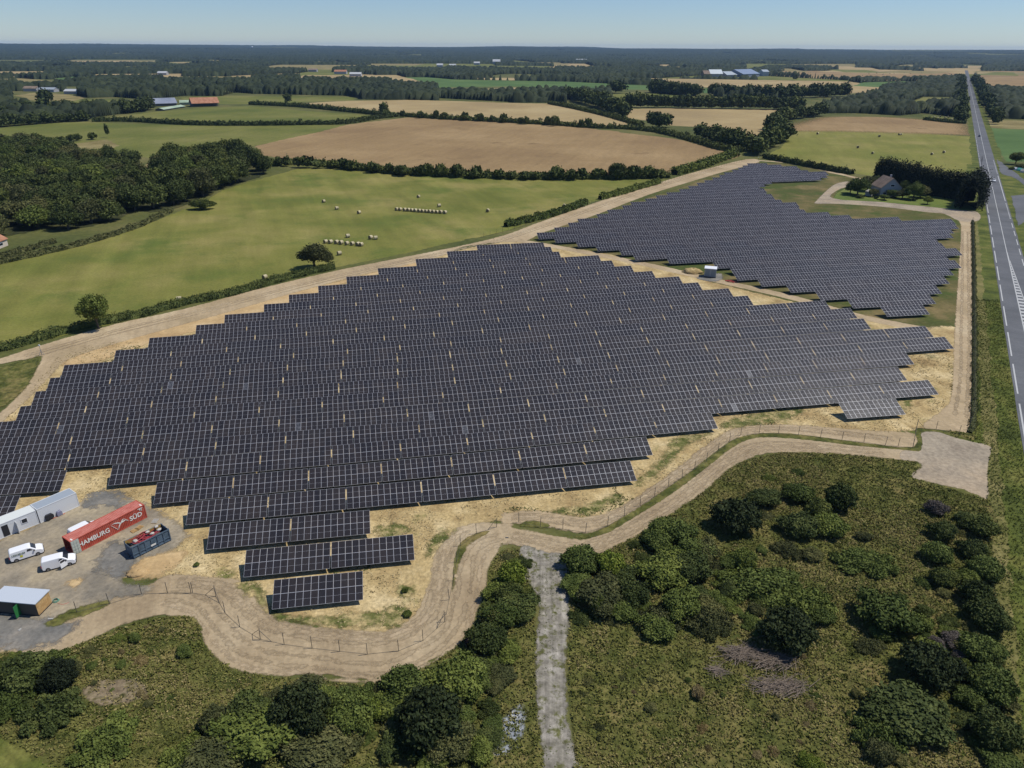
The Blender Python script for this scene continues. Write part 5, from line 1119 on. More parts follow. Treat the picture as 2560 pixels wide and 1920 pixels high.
place_vehicle('white van with its driver door open, in front of the red container', (121.9, 1428.5), (182, 1412.6), group='white vans on the yard', open_door=True)
place_vehicle('white van half hidden behind the red container', (197, 1349), (246, 1325), group='white vans on the yard')
def car_on_road(s, w, name, label, paint, back=False):
    p = RP(s, w); t = thing(name, label, 'car', (p.x, p.y, -.02), math.atan2(rd.y, rd.x)+(math.pi if back else 0)); van_parts(t, 'car', paint)
q = G(2484, 453)-RA; car_on_road(q.dot(rd), q.dot(rn), 'car', 'white car driving on the road beside the conifer hedge', M_white, True)
q = G(2448, 341)-RA; car_on_road(q.dot(rd), q.dot(rn), 'car', 'dark car far up the road', mat('dark_car_paint', (.03, .035, .045), .3), True)

# ---- skip
A, B = G(335.6, 1397.9), G(428.2, 1351.5); d = B-A; LS = d.length; d.normalize(); hS = height_for(B, 1322.6)
t = thing('skip', 'blue grey steel skip heaped with red pipes', 'skip', (A.x, A.y, 0), math.atan2(d.y, d.x)); WS = 2.35
m = MB(); tt = .06
m.box(0, LS, 0, tt, .2, hS); m.box(0, LS, WS-tt, WS, .2, hS); m.box(0, tt, tt, WS-tt, .2, hS-.25); m.box(LS-tt, LS, tt, WS-tt, .2, hS); m.box(0, LS, 0, WS, .12, .2); m.build('tub', M_blue, t)
m = MB()
for k in range(7):
    x = .0+k*(LS-.12)/6
    for y0, y1 in ((-.1, -.001), (WS+.001, WS+.1)): m.box(x, x+.12, y0, y1, .15, hS)
for z in (.2, .75, hS-.14):
    for y0, y1 in ((-.085, -.001), (WS+.001, WS+.085)): m.box(0, LS, y0, y1, z, z+.12)
for y in (.1, WS/2, WS-.2): m.box(LS+.001, LS+.1, y, y+.1, .15, hS)
m.build('rib', M_blue, t)
m = MB(); m.box(LS*.47, LS*.6, -.115, -.102, .75, 1.05); m.build('white_plate', M_letter, t)
m = MB(); m.box(.1, LS-.1, tt+.002, tt+.02, hS-.6, hS-.02); m.box(.1, LS-.1, WS-tt-.03, WS-tt-.002, hS-.7, hS-.02); m.build('rusty_lining', mat('rust', (.38, .24, .06), .8), t)
q = random.Random(4); m = MB()
for k in range(30):
    y = q.uniform(.2, WS-.2); x = q.uniform(.3, LS*.55); z = q.uniform(.9, hS+.1); l = q.uniform(1.6, LS*.5); pts = [Vector((x+l*i/5, y+.12*math.sin(i+k)+q.uniform(-.05, .05), min(hS+.22, z+.1*math.sin(i*1.3+k)))) for i in range(6) if x+l*i/5 < LS-.3]
    if len(pts) > 1: m.path(pts, .05)
o = m.build('red_pipe_heap', M_rpipe); o.location = (A.x, A.y, 0); o.rotation_euler = t.rotation_euler; tag(o, 'heap of red ribbed pipes lying in the skip', 'pipes')
m = MB()
for k in range(9): v_, f_ = ball((q.choice([.7, 1.0, 1.3, LS-1.2, LS-.8, LS*.6])+q.uniform(-.2, .2), q.uniform(.4, WS-.4), hS-.1+q.uniform(0, .25)), (.35, .28, .2), 8, 5, np.random.RandomState(k)); kk = len(m.v); m.v += [tuple(a) for a in v_]; m.f += [tuple(int(i)+kk for i in f) for f in f_]; m.m += [0]*len(f_)
o = m.build('white_sacks', M_bag); o.location = (A.x, A.y, 0); o.rotation_euler = t.rotation_euler; tag(o, 'pale sacks thrown on the pipes in the skip', 'sacks')
m = MB(); m.box(.25, LS-.25, .2, WS-.2, .5, 1.0); o = m.build('rubble', M_brown); o.location = (A.x, A.y, 0); o.rotation_euler = t.rotation_euler; tag(o, 'dark rubble filling the bottom of the skip', 'rubble')
for k, (px, py, lab) in enumerate(((333, 1334, 'wooden pallet lying behind the skip'), (347, 1327, 'second pallet leaning behind the skip'), (391, 1309, 'flat light board on the gravel above the skip'))):
    p = G(px, py); t = thing('pallet', lab, 'pallet', (p.x, p.y, 0), ang+.3*k); m = MB()
    for i in range(6): m.box(0, 1.2, i*.16, i*.16+.1, .12, .145)
    m.build('deck', M_wood if k < 2 else M_conc, t); m = MB()
    for i in range(3): m.box(i*.52, i*.52+.1, 0, .92, 0, .12)
    m.build('bearer', M_wood, t)
# ---- wooden hut
FRb, BRb = G(98.3, 1540.5), G(130.8, 1507.5); d2 = BRb-FRb; dep = d2.length; d2.normalize(); hH = height_for(FRb, 1508); dx = Vector((d2.y, -d2.x, 0))
t = thing('site_hut', 'wooden hut with a pale blue grey roof and an open green door, left edge', 'hut', (FRb.x, FRb.y, 0), math.atan2(dx.y, dx.x)); LH = 6.6    # local x to the right, y back; hut spans x -LH..0
m = MB(); m.box(-LH, -.06, 0, dep-.06, .15, hH-.12); m.build('shade_dark_wall', M_brown, t)  # the shade on the hut front is put into this dark brown
m = MB()
for z in range(9): m.box(-.06, .0, .02, dep-.02, .15+z*(hH-.3)/9, .15+(z+.96)*(hH-.3)/9)
m.build('timber_end_wall', M_wood, t)
m = MB(); m.box(-LH-.15, .15, -.2, dep+.15, hH-.12, hH); m.build('roof', M_roofl, t)
m = MB(); m.box(-3.5, -2.6, -.012, -.002, .2, 2.05); m.build('doorway_shade', M_black, t)  # no real opening: a black sheet paints the unlit inside of the hut
m = MB(); m.box(-2.62, -2.56, -.95, -.01, .2, 2.1); dd = m.build('door', M_greenp, t); m = MB(); m.box(-2.72, -2.62, -.86, -.8, 1.1, 1.2); m.build('handle', M_steel, dd)
m = MB(); m.box(-LH-.05, .05, -.05, dep, 0, .15); m.build('base', M_black, t)
q = G(140, 1503); m = MB(); pts = [Vector((q.x+.45*math.cos(i*.7)*(1-.01*i), q.y+.45*math.sin(i*.7)*(1-.01*i), .03+.008*i)) for i in range(36)]; m.path(pts, .03); tag(m.build('hose_coil', M_hose), 'coil of green hose beside the wooden hut', 'hose')
m = MB(); m.path([G(144, 1508, .03), G(155, 1511, .03), G(165, 1509, .03), G(172, 1506, .03)], .03); tag(m.build('orange_hose', M_rednet), 'thin orange hose on the sand right of the hut', 'hose')
for k, (a, b) in enumerate((((47,1578),(53,1572)), ((120,1548.5),(133,1547.5)))):
    m = MB(); p, q_ = G(*a), G(*b); M_ = Matrix.Translation(p) @ Matrix.Rotation(math.atan2((q_-p).y, (q_-p).x), 4, 'Z'); m.box(0, (q_-p).length, -.12, .12, 0, .12, 0, M_); tag(m.build('concrete_block', M_conc), ['pale block lying on the grey gravel in front of the hut', 'pale block lying on the grass right of the hut'][k], 'block')
# ---- transformer cabin
Fl, Fm, Fr = G(1759.5, 693), G(1788.8, 695.5), G(1796.4, 689.8); d = Fm-Fl; LX = d.length; d.normalize(); hT = height_for(Fm, 672.8); dT = max(2.4, (Fr-Fm).length)
t = thing('transformer_cabin', 'small grey transformer cabin with a white roof by the centre track', 'cabin', (Fl.x, Fl.y, 0), math.atan2(d.y, d.x))
m = MB(); m.box(0, LX, 0, dT, .35, hT-.15); m.build('wall', mat('cabin_grey', (.30, .32, .32), .7), t)
m = MB(); m.box(-.12, LX+.12, -.12, dT+.12, hT-.15, hT); m.build('roof', M_white, t); m = MB(); m.box(-.05, LX+.05, -.05, dT+.05, 0, .35); m.build('plinth', M_black, t)
for k in range(2):
    m = MB(); m.box(LX*.08+k*LX*.5, LX*.08+k*LX*.5+LX*.36, -.04, -.003, .45, hT-.4); m.build('door', mat('cabin_door', (.22, .25, .26), .6), t)
soft('grey_gravel', [G(1742, 696), G(1760, 688), G(1800, 684), G(1806, 695), G(1792, 704), G(1765, 702)], GM['tar'], 1.0)
p = G(1731, 681); 
def heap(p, r, h, label, m_):
    v_, f_ = ball((0, 0, 0), (r, r*.7, h), 20, 12, None); rs = np.random.RandomState(int(r*100)); v_[:, 2] += rs.normal(0, h*.08, len(v_)); v_[:, :2] *= 1+.1*rs.normal(0, 1, (len(v_), 1)); v_[:, 2] = np.maximum(v_[:, 2], -.05)
    o = link('earth_heap', np_mesh('earth_heap', v_, f_, m_)); o.location = (p.x, p.y, 0); tag(o, label, 'earth heap')
heap(p, 3.6, 1.5, 'heap of yellow earth left of the transformer cabin', GM['soil'])
heap(G(345, 1432), 1.6, .5, 'small mound of orange earth at the yard edge near the skip', GM['orange'])
q = random.Random(8); m = MB()
for k in range(16): a = G(1815+q.uniform(-3, 3), 701+q.uniform(-1, 1), .15); b = G(1838+q.uniform(-6, 6), 706+q.uniform(-1.5, 1.5), .1); c = a.lerp(b, .5)+Vector((0, q.uniform(-.5, .5), .25)); m.path([a, c, b], .07)
tag(m.build('red_conduit', M_rednet), 'bundle of red conduit lying on the grass by the transformer cabin', 'conduit')

# ---- houses and barns
def gable(name, label, cat, pl, pr_, depth, he, hr, wall, roofm, front_gable=False, windows=(), chim=False, ext=0.0, open_front=False, over=.4, group=None):
    d = pr_-pl; L = d.length; d.normalize(); pl = pl-d*ext; L += ext; t = thing(name, label, cat, (pl.x, pl.y, 0), math.atan2(d.y, d.x), group)
    m = MB(); m.box(0, L, 0 if not open_front else depth*.3, depth, 0, he)
    if front_gable: m.prism([(0, he), (L/2, hr), (L, he)], 0.002, depth-.002)
    else: m.prism([(0.0, he), (depth/2, hr), (depth, he)], 0.002, L-.002, axis='x')
    m.build('wall', wall, t); m = MB(); th = .18
    if front_gable:
        for a, b in (((-over, he-over*(hr-he)/(L/2)), (L/2, hr)), ((L/2, hr), (L+over, he-over*(hr-he)/(L/2)))): m.prism([a, b, (b[0], b[1]+th), (a[0], a[1]+th)], -over, depth+over)
    else:
        k_ = (hr-he)/(depth/2)
        for a, b in (((-over, he-over*k_), (depth/2, hr)), ((depth/2, hr), (depth+over, he-over*k_))): m.prism([a, b, (b[0], b[1]+th), (a[0], a[1]+th)], -over, L+over, axis='x')
    rf = m.build('roof', roofm, t)
    if chim: m = MB(); cx_, cy_ = (L*.62, depth*.55) if front_gable else (L*.7, depth*.5); m.box(cx_, cx_+.8, cy_, cy_+.8, he, hr+1.0); m.build('chimney', M_render, rf)
    for (x0, x1, z0, z1) in windows:
        m = MB(); m.box(x0*L, x1*L, -.05, -.003, z0, z1); w = m.build('window', M_white, t); m = MB(); m.box(x0*L+.12, x1*L-.12, -.07, -.052, z0+.12, z1-.12); m.build('pane', M_glass, w)
    if open_front:
        m = MB()
        for k in range(6): m.box(k*(L-.3)/5, k*(L-.3)/5+.3, .1, .4, 0, he)
        m.build('post', M_shed, t)
    return t
hl, hr_ = G(2199, 491.5), G(2250, 491.5); zr = height_for(hl.lerp(hr_, .5), 446); ze = height_for(hl, 468)
gable('house', 'pale house with a steep brown tiled roof among garden trees', 'house', hl, hr_, 11, max(3.5, ze*.95), zr, M_render, M_tile2, True, ((.12, .3, 1, 2.4), (.4, .6, .8, 2.6), (.72, .88, 1, 2.4), (.42, .62, 5.2, 6.4)), True)
gable('garden_shed', 'low flat shed left of the pale house', 'shed', G(2162, 489), G(2176, 491), 7, 2.2, 2.6, M_render, M_conc, False)
gable('barn', 'long barn with a blue grey roof in the far left pasture', 'barn', G(380, 266), G(442, 264), 26, 3.5, 9, M_shed, M_slate, over=1.2)
gable('barn', 'barn with a rusty orange tiled roof and open dark front', 'barn', G(482, 267.5), G(548, 265.5), 24, 4.5, 10.5, M_shed, M_tile, over=1.0, open_front=True)
gable('barn', 'low green roofed shed in front of the blue grey barn', 'barn', G(409, 277), G(462, 268.5), 10, 1.6, 3.0, M_shed, M_greens, over=.8)
gable('barn', 'small green shed between the blue grey and orange barns', 'barn', G(450, 262.5), G(478, 262), 12, 3.0, 5.5, M_greens, M_greens)
gable('barn', 'large barn with dark gable and light blue roof, far farm', 'barn', G(1857, 193), G(1898, 191.5), 60, 8, 19, M_slate, M_roofb, over=1)
gable('barn', 'barn with a pale roof left of the light blue one, far farm', 'barn', G(1817, 193), G(1853, 192.5), 40, 6, 14, M_slate, M_roofg, over=1)
gable('farmhouse', 'white farmhouse with grey roof at the left of the far farm', 'house', G(1776, 193), G(1806, 193), 30, 9, 19, M_render, M_roofg, over=1)
gable('barn', 'grey barn at the right end of the far farm', 'barn', G(1907, 190.5), G(1921, 190.5), 30, 12, 17, M_roofg, M_roofg, over=1)
gable('barn', 'dark red brown shed at the left of the far farm', 'barn', G(1760, 193.5), G(1774, 193.5), 25, 9, 17, M_tile2, M_tile2, over=1)
gable('house', 'house with an orange tiled roof cut by the left edge', 'house', G(0, 622), G(21, 613.5), 9, 2.8, 5.6, M_cream, M_tile, False, ((.62, .8, .9, 2.0),), ext=9)
M_farroof = mat('far_pale_roof', (.45, .46, .46), .6)
far_h = [(ZL, 1900, 152, 24, 13, M_white), (ZL, 1955, 153, 26, 12, M_white), (ZL, 2145, 141, 34, 22, M_white), (ZL, 2060, 142, 26, 13, M_white), (ZL, 1470, 182, 34, 11, M_tile), (ZL, 1535, 192, 30, 10, M_white), (ZL, 1350, 172, 26, 9, M_tile2),
 (ZR, 300, 127, 60, 12, M_white), (ZR, 1745, 127, 50, 13, M_roofl), (ZR, 1805, 126, 60, 13, M_white), (ZL, 130, 257, 22, 8, M_tile2), (ZL, 200, 260, 26, 7, M_roofg), (ZL, 312, 268, 26, 7, M_roofw), (ZL, 480, 214, 30, 8, M_roofg), (ZL, 700, 186, 24, 9, M_roofw), (ZL, 250, 90, 120, 25, M_roofw)]
names_h = ['first white house left in the far wooded village','second white house left in the far wooded village','tall white building among the far woods, centre','white house just left of the tall white building','farm building with an orange roof behind the far pale field','white hall at the right end of the far pale field','brown roofed house above the far pale field','long white hall in the far woods right of centre','left one of two pale halls far out near the road','right one of two pale halls far out near the road','brown roofed house by the far left brown field','grey roofed shed by the far left brown field','white roofed shed right of the grey one, far left','grey roofed house by the pale strip, far left','pale roofed house deep in the left woods','pale building near the horizon, far left']
clear_h = []
for (f, x, y, w, h, rm), lab in zip(far_h, names_h):
    p = f(x, y); gable('house', lab, 'house', p-Vector((w/2, 0, 0)), p+Vector((w/2, 0, 0)), w*.6, h*.6, h, M_render, M_farroof if rm in (M_white, M_roofw) else rm, over=.6, group='far houses in the woods')
p = ZL(1092, 88); m = MB(); m.tube((0, 0, 0), (0, 0, 52), 5, 4, 14); t = thing('water_tower', 'thin white water tower on the horizon', 'water tower', (p.x, p.y, 0)); m.build('shaft', M_white, t); m = MB(); m.tube((0, 0, 52), (0, 0, 62), 6, 13, 16); m.tube((0, 0, 62), (0, 0, 68), 13, 10, 16); m.build('tank', M_white, t)

# ---- conifer hedge, garden, roadside tree
hA, hB, hC = G(2192, 452), G(2310, 484), G(2428, 504)
hedge('conifer_hedge', [hA, hA.lerp(hB, .5), hB, hB.lerp(hC, .5), hC], 6.5, 12.0, 'tall near black conifer hedge behind the pale house', 'fir', .4, 8, .09, seed=31)
hedge('conifer_hedge', [G(2432, 503), G(2426, 513), G(2418, 525)], 9, 14, 'end of the tall conifer hedge standing against the road', 'fir', .4, 8, .05, seed=32)
for (px, py, r, h, key, lab) in ((2168, 478, 4.5, 8, 'olive', 'tree between the shed and the broad tree of the garden'), (2300, 494, 4.5, 7, 'olive', 'bushy garden tree under the conifer hedge'), (2125, 483, 3.5, 6, 'oak', 'leftmost small tree of the garden by the track'), (2210, 500, 2.6, 3.0, 'mid', 'low tree before the gable of the pale house'), (2143, 488, 5.5, 9, 'mid', 'broad tree left of the pale house'), (2181, 492, 2.6, 4.5, 'olive', 'small tree in front of the pale house, left'), (2232, 494, 4.2, 4.2, 'mid', 'bushy tree in front of the pale house'), (2255, 497, 4, 5, 'olive', 'bushy tree right in front of the pale house'), (2282, 499, 5, 9, 'mid', 'tallest garden tree right of the pale house'), (2318, 511, 2.3, 4.2, 'mid', 'small lawn tree below the conifer hedge'), (2190, 470, 4, 7, 'oak', 'dark tree behind the pale house, left'), (2262, 478, 3, 6, 'mid', 'small tree behind the pale house, right'), (2538, 411, 5, 8.2, 'oak', 'dark round tree beside the side road, right edge')):
    tree(G(px, py), r, h, lab, key=key)
for (px, py, r, h, key, lab) in ((2190, 497, 1.2, 1.2, 'oak', 'small round shrub on the front lawn of the house'), (2150, 495, 2.2, 1.6, 'oak', 'low dark bush under the broad garden tree'), (2550, 418, 4, 2.2, 'olive', 'low bush under the roadside tree at the right edge'), (2530, 424, 2.5, 1.5, 'mid', 'small bush by the side road kerb')):
    shrub(G(px, py), r, h, lab, key, SHRUB, int(px) % 4)
for k, (px, py, m_, lab) in enumerate(((2540, 425, M_white, 'small white domed cover by the side road'), (2551, 427, M_turq, 'turquoise tarpaulin tent by the side road'), (2559, 431, M_bag, 'pale covered stack at the right edge'))):
    t = thing('tarpaulin', lab, 'tarpaulin', tuple(G(px, py)), .3*k); m = MB(); m.prism([(-1.8, 0), (-1.5, .9), (-.4, 1.7+.2*k), (.6, 1.5), (1.7, .7), (2.0, 0)], -1.6, 1.6); m.build('cover', m_, t); m = MB(); m.tube((-.4, -1.7, 0), (-.4, -1.7, 1.8), .05, n=5); m.build('pole', M_pole, t)
p = G(2455, 523); t = thing('utility_pole', 'dark utility pole leaning on the verge beside the conifer hedge', 'utility pole', (p.x, p.y, 0)); m = MB(); hh = height_for(p, 470); m.tube((0, 0, 0), (.3, 0, hh), .2, .14, 8); m.build('pole', M_pole, t); m = MB(); m.box(-.6, 1.2, -.06, .06, hh-.4, hh-.28); m.build('crossarm', M_pole, t)
p = G(104.5, 887); t = thing('camera_mast', 'thin camera mast at the fork of the perimeter track, left', 'mast', (p.x, p.y, 0)); hh = height_for(p, 862); m = MB(); m.tube((0, 0, 0), (0, 0, hh), .07, .05, 6)
for a in (0, 2.1, 4.2): m.tube((.7*math.cos(a), .7*math.sin(a), 0), (0, 0, 1.3), .035, n=4)
m.build('mast', M_steel, t); m = MB(); m.box(-.2, .2, -.1, .1, hh-.3, hh); m.build('camera_head', M_white, t)
p = G(1895, 405); t = thing('camera_mast', 'thin camera mast at the far tip of the solar field', 'mast', (p.x, p.y, 0)); hh = height_for(p, 393); m = MB(); m.tube((0, 0, 0), (0, 0, hh), .09, .06, 6); m.build('mast', M_pole, t); m = MB(); m.box(-.25, .25, -.1, .1, hh-.3, hh); m.build('camera_head', M_white, t)

# ---- round bales
m = MB(); n = 18
m.tube((-.62, 0, .66), (.62, 0, .66), .68, n=n, cap=False)
for x, s_ in ((-.62, -1), (.62, 1)):
    k = len(m.v)
    for i in range(n): a = 2*math.pi*i/n; m.v.append((x, .68*math.cos(a), .66+.68*math.sin(a)))
    m.v.append((x+.05*s_, 0, .66))
    for i in range(n): m.f.append((k+i, k+(i+1) % n, k+n)); m.m.append(1)
me_bale = m.mesh('round_bale', [M_bale, M_baleend])
def bale(px, py, label, rz, group=None, sc=1.0, f=G):
    p = f(px, py); o = link('round_bale', me_bale); o.location = (p.x, p.y, 0); o.rotation_euler = (0, 0, rz); o.scale = (sc*rnd.uniform(.95, 1.05),)*3; tag(o, label, 'hay bale', group)
Q = lambda x, y: G(640+x*.38879, 380+y*.38879)
for i, (x, y) in enumerate(((448,586),(480,588),(518,590),(548,593),(585,597),(620,599),(655,603),(677,605))): bale(x, y, 'round bale, %s from the left in the lower row of eight' % ORD[i+1], R(60+rnd.uniform(-6, 6)), 'round bales in the meadow', 1.12, Q)
for i, (x, y) in enumerate(zip((905,928,957,980,1003,1025,1050,1072,1095,1117,1140,1163,1188,1215), (376,378,380,381,383,385,387,388,390,391,393,394,395,397))): bale(x, y, 'round bale, %s from the left in the upper long row' % ORD[i+1], R(60+rnd.uniform(-6, 6)), 'round bales in the meadow', 1.12, Q)
for x, y, lab in ((738,560,'left bale of the close pair'),(770,562,'right bale of the close pair'),(591,550,'single bale just above the lower row of eight'),(537,662,'single bale beside the lone spreading tree'),(58,815,'bale half hidden by the long hedge, upper one'),(663,397,'lowest of three scattered bales left of the long row'),(520,370,'middle of three scattered bales left of the long row'),(436,325,'uppermost of three scattered bales left of the long row'),(1045,294,'single bale above the long row, farther one'),(1178,353,'single bale just above the right end of the long row'),(1490,386,'single bale far right of the long row'),(1982,354,'bale half hidden by the short hedge stretch')):
    bale(x, y, 'round '+lab, R(rnd.uniform(20, 80)), 'round bales in the meadow', 1.12, Q)
bale(449, 753, 'round bale nearest the camera, above the long hedge', R(15), 'round bales in the meadow', 1.12)
Q2 = lambda x, y: G(1920+x*.28933, 300+y*.28933)
for x, y, lab in ((428,124,'far bale at the top left of the far bale field'),(960,147,'far bale at the top middle of the far bale field'),(1133,131,'left of two touching bales at the top of the far bale field'),(1147,130,'right of two touching bales at the top of the far bale field'),(774,243,'bale left of centre in the far bale field'),(902,294,'lower middle bale in the far bale field'),(1414,302,'left of the two bales near the road in the far field'),(1518,286,'right of the two bales near the road in the far field'),(353,375,'dark sided bale by the low hedge behind the solar field'),(245,368,'bale half hidden in the low hedge behind the solar field')):
    bale(x, y, lab, R(rnd.uniform(0, 90)), 'round bales in the far bale field', 1.35, Q2)
for k in range(12):
    x = [1825,1838,1850,1862,1872,1885,1900,1912,1925,1935,1880,1940][k]; y = [371,376,368,379,374,370,382,377,384,381,295,292][k]
    bale(x, y, 'pale bale in one of the two small paddocks left of the road', rnd.uniform(0, 3), 'bales in the small paddocks', 1.3, ZR)
for k in range(34):
    x = rnd.uniform(1180, 1900); y = rnd.uniform(176, 200); bale(x, y, 'tiny bale scattered over the far stubble field right of the farm', rnd.uniform(0, 3), 'tiny bales on the far stubble field', 1.5, ZR)

# ---- fences
def fence(label, pts, h=2.0, braces=(), wires=True):
    t = thing('wire_fence', label, 'fence', (pts[0].x, pts[0].y, 0)); o0 = pts[0]
    m0 = MB(); m0.tube((0, 0, 0), (0, 0, h), .045, n=6); mp = m0.mesh('post', M_fence)
    for i, p in enumerate(pts):
        o = link('post', mp, t); o.location = (p.x-o0.x, p.y-o0.y, 0); o.rotation_euler = (rnd.uniform(-.04, .04), rnd.uniform(-.04, .04), 0)
    w = MB()
    for z in (.06, h*.5, h-.05):
        w.path([(p.x-o0.x, p.y-o0.y, z) for p in pts], .022 if z < .1 else .007, 3)
    w.build('wire', M_fence, t)
    for i in braces:
        b = MB(); p = pts[i]
        for j in (i-1, i+1):
            if 0 <= j < len(pts): q = p+(pts[j]-p).normalized()*1.7; b.tube((p.x-o0.x, p.y-o0.y, h*.85), (q.x-o0.x, q.y-o0.y, .02), .035, n=5)
        b.build('brace', M_fence, t)
    return t
fence('wire fence along the big gravel bend below the nearest table', [G(*q) for q in ((482,1483),(539.7,1491.8),(563,1532.7),(599.6,1567.7),(651,1598.8),(710.8,1611.6),(780.4,1621),(849.6,1628.7),(918.4,1636),(996.6,1628),(1057.6,1601.9),(1112,1555),(1123,1499.6),(1133.4,1452),(1141,1406),(1151,1365),(1191,1334.6),(1241.5,1318))], 2.0, (1, 4, 11, 17))
fence('wire fence climbing the path from the spur track to the pad', [G(*q) for q in ((1297,1306),(1350.6,1317.6),(1407,1323),(1464,1331.5),(1519,1316),(1560.7,1290),(1600,1265),(1636,1242),(1670.6,1217.5),(1705,1196),(1736,1173),(1766,1154),(1795,1128),(1824,1104.7),(1851,1088.5),(1897.5,1083),(1945.5,1084.4),(1996,1087),(2051,1093),(2104.6,1100.6),(2159.6,1105.8),(2212.9,1113.4),(2245,1116),(2282,1119),(2291,1070),(2340,1073),(2397,1085))], 2.0, (24,))
fence('short wire fence between yard and gravel path', [G(*q) for q in ((192,1531),(274,1510),(354,1485.5),(419,1483),(478,1483))], 2.0)
def along(pts, step):
    out = [pts[0]]; acc = 0
    for a, b in zip(pts[:-1], pts[1:]):
        l = (b-a).length; s = step-acc
        while s < l: out.append(a.lerp(b, s/l)); s += step
        acc = (acc+l) % step
    return out
fence('wire fence between the perimeter track and the meadow', along(S(D, [(1045,512),(1160,481),(1300,434),(1400,405),(1500,375),(1612,347)]), 4.0))
fence('wire fence along the east track beside the road verge', along(S(D, [(2100,478),(2102,600),(2103,760),(2101,900),(2088,938)]), 2.6))
hedge('weed_strip', S(D, [(2101,478),(2104,600),(2105,760),(2103,900),(2094,935)]), 1.3, .55, 'dark strip of weeds along the east fence', 'olive', .12, 22, .5, cat='weeds', seed=41)

# ------------------------------------------------------------------ rough grass tufts and weeds (nobody could count them)
def tufts(name, polys, dens, size, h, mkey, label, seed, maxr=170, noisecut=None, cat='grass', ns=9, avoid=()):
    rs = np.random.RandomState(seed); AV = []
    for poly in polys:
        P = [(p.x, p.y) for p in poly]; x0, x1 = min(p[0] for p in P), max(p[0] for p in P); y0, y1 = max(20, min(p[1] for p in P)), min(maxr, max(p[1] for p in P))
        n = int((x1-x0)*(y1-y0)*dens); x = rs.uniform(x0, x1, n); y = rs.uniform(y0, y1, n); ok = pip(x, y, P)
        for av in avoid: ok &= ~pip(x, y, av)
        if noisecut is not None:
            f = mnoise_grid(x, y, ns, ns, seed+3)*.6+mnoise_grid(x, y, ns/3, ns/3, seed+4)*.4; ok &= f > noisecut
        AV.append(np.c_[x[ok], y[ok]])
    XY = np.vstack(AV); n = len(XY); VV = []
    hl = h*rs.uniform(.25, 1.0, n)
    for k in range(3):
        C = np.c_[XY+rs.normal(0, size*.7, (n, 2)), hl*rs.uniform(.35, 1.0, n)]; N = np.tile((0, 0, 1.0), (n, 1))+rs.normal(0, .35, (n, 3))
        V_, _ = leaf_quads(C, N, size, rs); V_[:, 2] = np.maximum(V_[:, 2], .015); VV.append(V_)
    V = np.concatenate(VV); F = np.arange(len(V)).reshape(-1, 4)
    print(name, n); tag(link(name, np_mesh(name, V, F, mkey)), label, cat, kind='stuff')
M_t1 = ground_mat('tuft_green', (.062, .073, .016), (.124, .128, .032), (.20, .185, .058), .7, 2.5, patch=(.20, .165, .060), pscale=.10, plo=.50, phi=.68, fineamp=.4)
M_t2 = ground_mat('tuft_straw', (.32, .25, .12), (.42, .33, .17), (.52, .42, .23), .3, 3, fineamp=.3)
M_t4 = ground_mat('tuft_dry', (.18, .15, .055), (.25, .205, .082), (.34, .275, .12), .3, 2.5, fineamp=.3)
M_t3 = ground_mat('tuft_weed', (.06, .08, .022), (.10, .12, .035), (.16, .17, .05), .3, 2, fineamp=.3)
scrP = [scr, scr2]
bareAv = [[(p.x, p.y) for p in S(D, [(178,1492),(215,1470),(260,1468),(312,1478),(318,1500),(270,1520),(225,1525),(190,1515)])], [(p.x, p.y) for p in S(D, [(-60,1572),(0,1590),(70,1628),(130,1665),(160,1700),(-60,1720)])]]
tufts('rough_grass', scrP, 11, .13, .34, M_t1, 'rough uneven grass of the scrub land below the gravel path', 1, avoid=bareAv)
tufts('dry_grass', scrP, 8, .10, .40, M_t4, 'dry straw coloured grass patches in the scrub land', 2, noisecut=.50, ns=9)
soilP = [S(D, [(-60,990),(0,912),(60,850),(130,765),(300,715),(500,655),(900,562),(1090,522),(1520,605),(1900,695),(2060,722),(2075,900),(1960,930),(1800,945),(1640,925),(1560,945),(1480,1000),(1400,1075),(1300,1125),(1200,1110),(1040,1120),(975,1180),(955,1280),(900,1340),(830,1365),(760,1362),(640,1325),(560,1280),(430,1250),(300,1240)])]
pathAv = [[(p.x, p.y) for p in gp]]
yardP = [(p.x, p.y) for p in S(ZY, [(-60,720),(640,400),(950,280),(1480,560),(1540,660),(1400,800),(1030,1000),(1250,1080),(900,1200),(-60,1400)])]
vergeP = [[RP(-120, -.6), RP(190, -.6), RP(190, -9.5), RP(40, -12.5), RP(-120, -15)]]
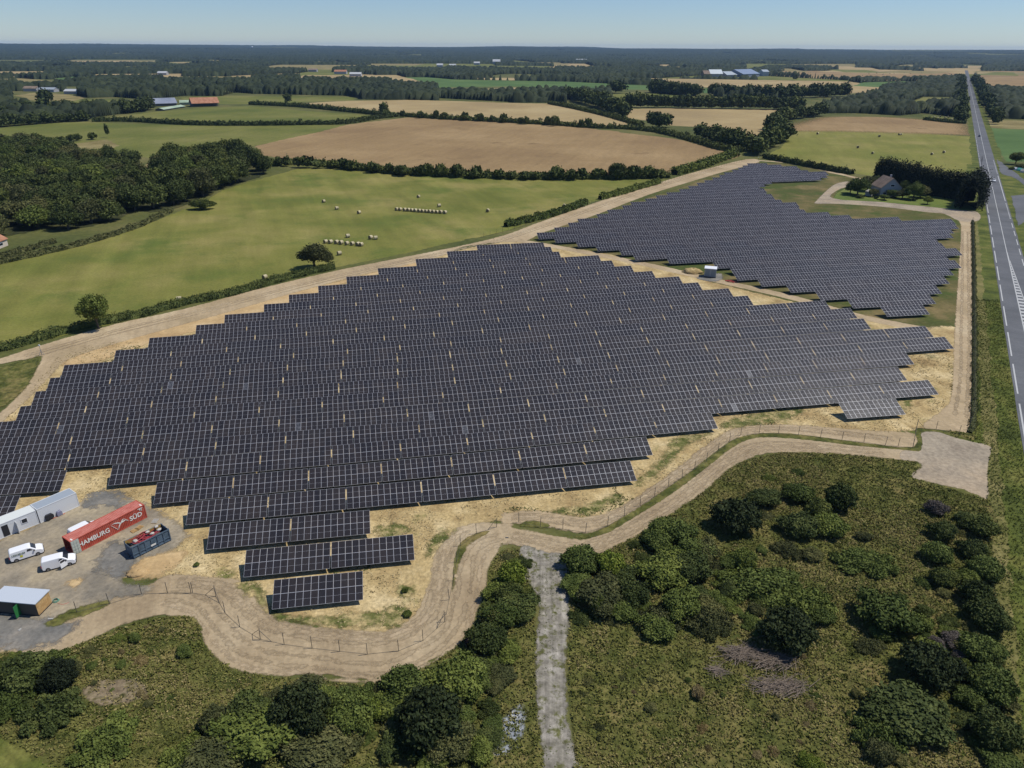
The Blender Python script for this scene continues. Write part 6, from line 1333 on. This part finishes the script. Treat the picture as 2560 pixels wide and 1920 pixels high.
padAv = [[(p.x, p.y) for p in S(ZP, [(870,322),(1080,320),(1300,390),(1500,440),(1772,512),(1742,700),(1728,900),(1722,1216),(1400,1120),(1050,1020),(738,912),(828,722),(600,690),(600,565),(875,450)])], [(p.x, p.y) for p in S(D, [(2060,468),(2100,474),(2101,600),(2102,760),(2100,900),(2090,935),(2050,930),(1990,922),(2030,890),(2056,850),(2062,720),(2070,600),(2076,486)])], [(p.x, p.y) for p in S(Z4, [(1740,215),(1600,205),(1400,190),(1200,176),(1050,178),(960,192),(880,235),(780,310),(640,422),(520,502),(400,560),(300,575),(200,560),(100,548),(-40,560),(-40,608),(0,602),(120,612),(230,630),(320,645),(400,618),(480,572),(600,492),(760,388),(900,278),(960,238),(1050,216),(1200,216),(1500,254),(1735,278)])]]
tufts('straw_clods', soilP, 3.5, .11, .10, M_t2, 'straw and clods lying on the bare soil between the tables', 3, 180, .45, ns=5, avoid=[yardP]+pathAv+padAv)
tufts('weeds', soilP, 5, .12, .16, M_t3, 'low green weeds coming up on the bare soil', 4, 180, .66, ns=11, avoid=[yardP]+pathAv+padAv)
tufts('verge_weeds', vergeP, 7, .11, .26, GM['verge'], 'tall grass of the road verge', 5, 220, avoid=padAv[:2])
tufts('spur_grass', [S(Z4, [(35,700),(60,850),(108,900),(120,1000),(108,1100),(100,1250),(110,1400),(130,1550),(160,1750),(320,1750),(282,1640),(240,1450),(228,1300),(250,1000),(232,850),(250,748)])], 6, .07, .1, M_t3, 'grass tufts growing through the stone chips of the spur track', 6, 170, .52, ns=1.8)

# ------------------------------------------------------------------ haze: still air over the whole plain
HZ = mat('haze_air', (.8, .9, 1)); HZ.node_tree.nodes.clear(); nt = HZ.node_tree
oo = nt.nodes.new('ShaderNodeOutputMaterial'); pv = nt.nodes.new('ShaderNodeVolumePrincipled'); pv.inputs['Color'].default_value = (.42, .66, 1.0, 1); pv.inputs['Density'].default_value = HAZE_D = .000036
pv.inputs['Anisotropy'].default_value = .0
nt.links.new(pv.outputs[0], oo.inputs['Volume'])
m = MB(); m.box(-16000, 16000, -600, 16000, -2, 125); o = m.build('haze', HZ); tag(o, 'thin blue haze over the far woods', 'haze', kind='stuff')
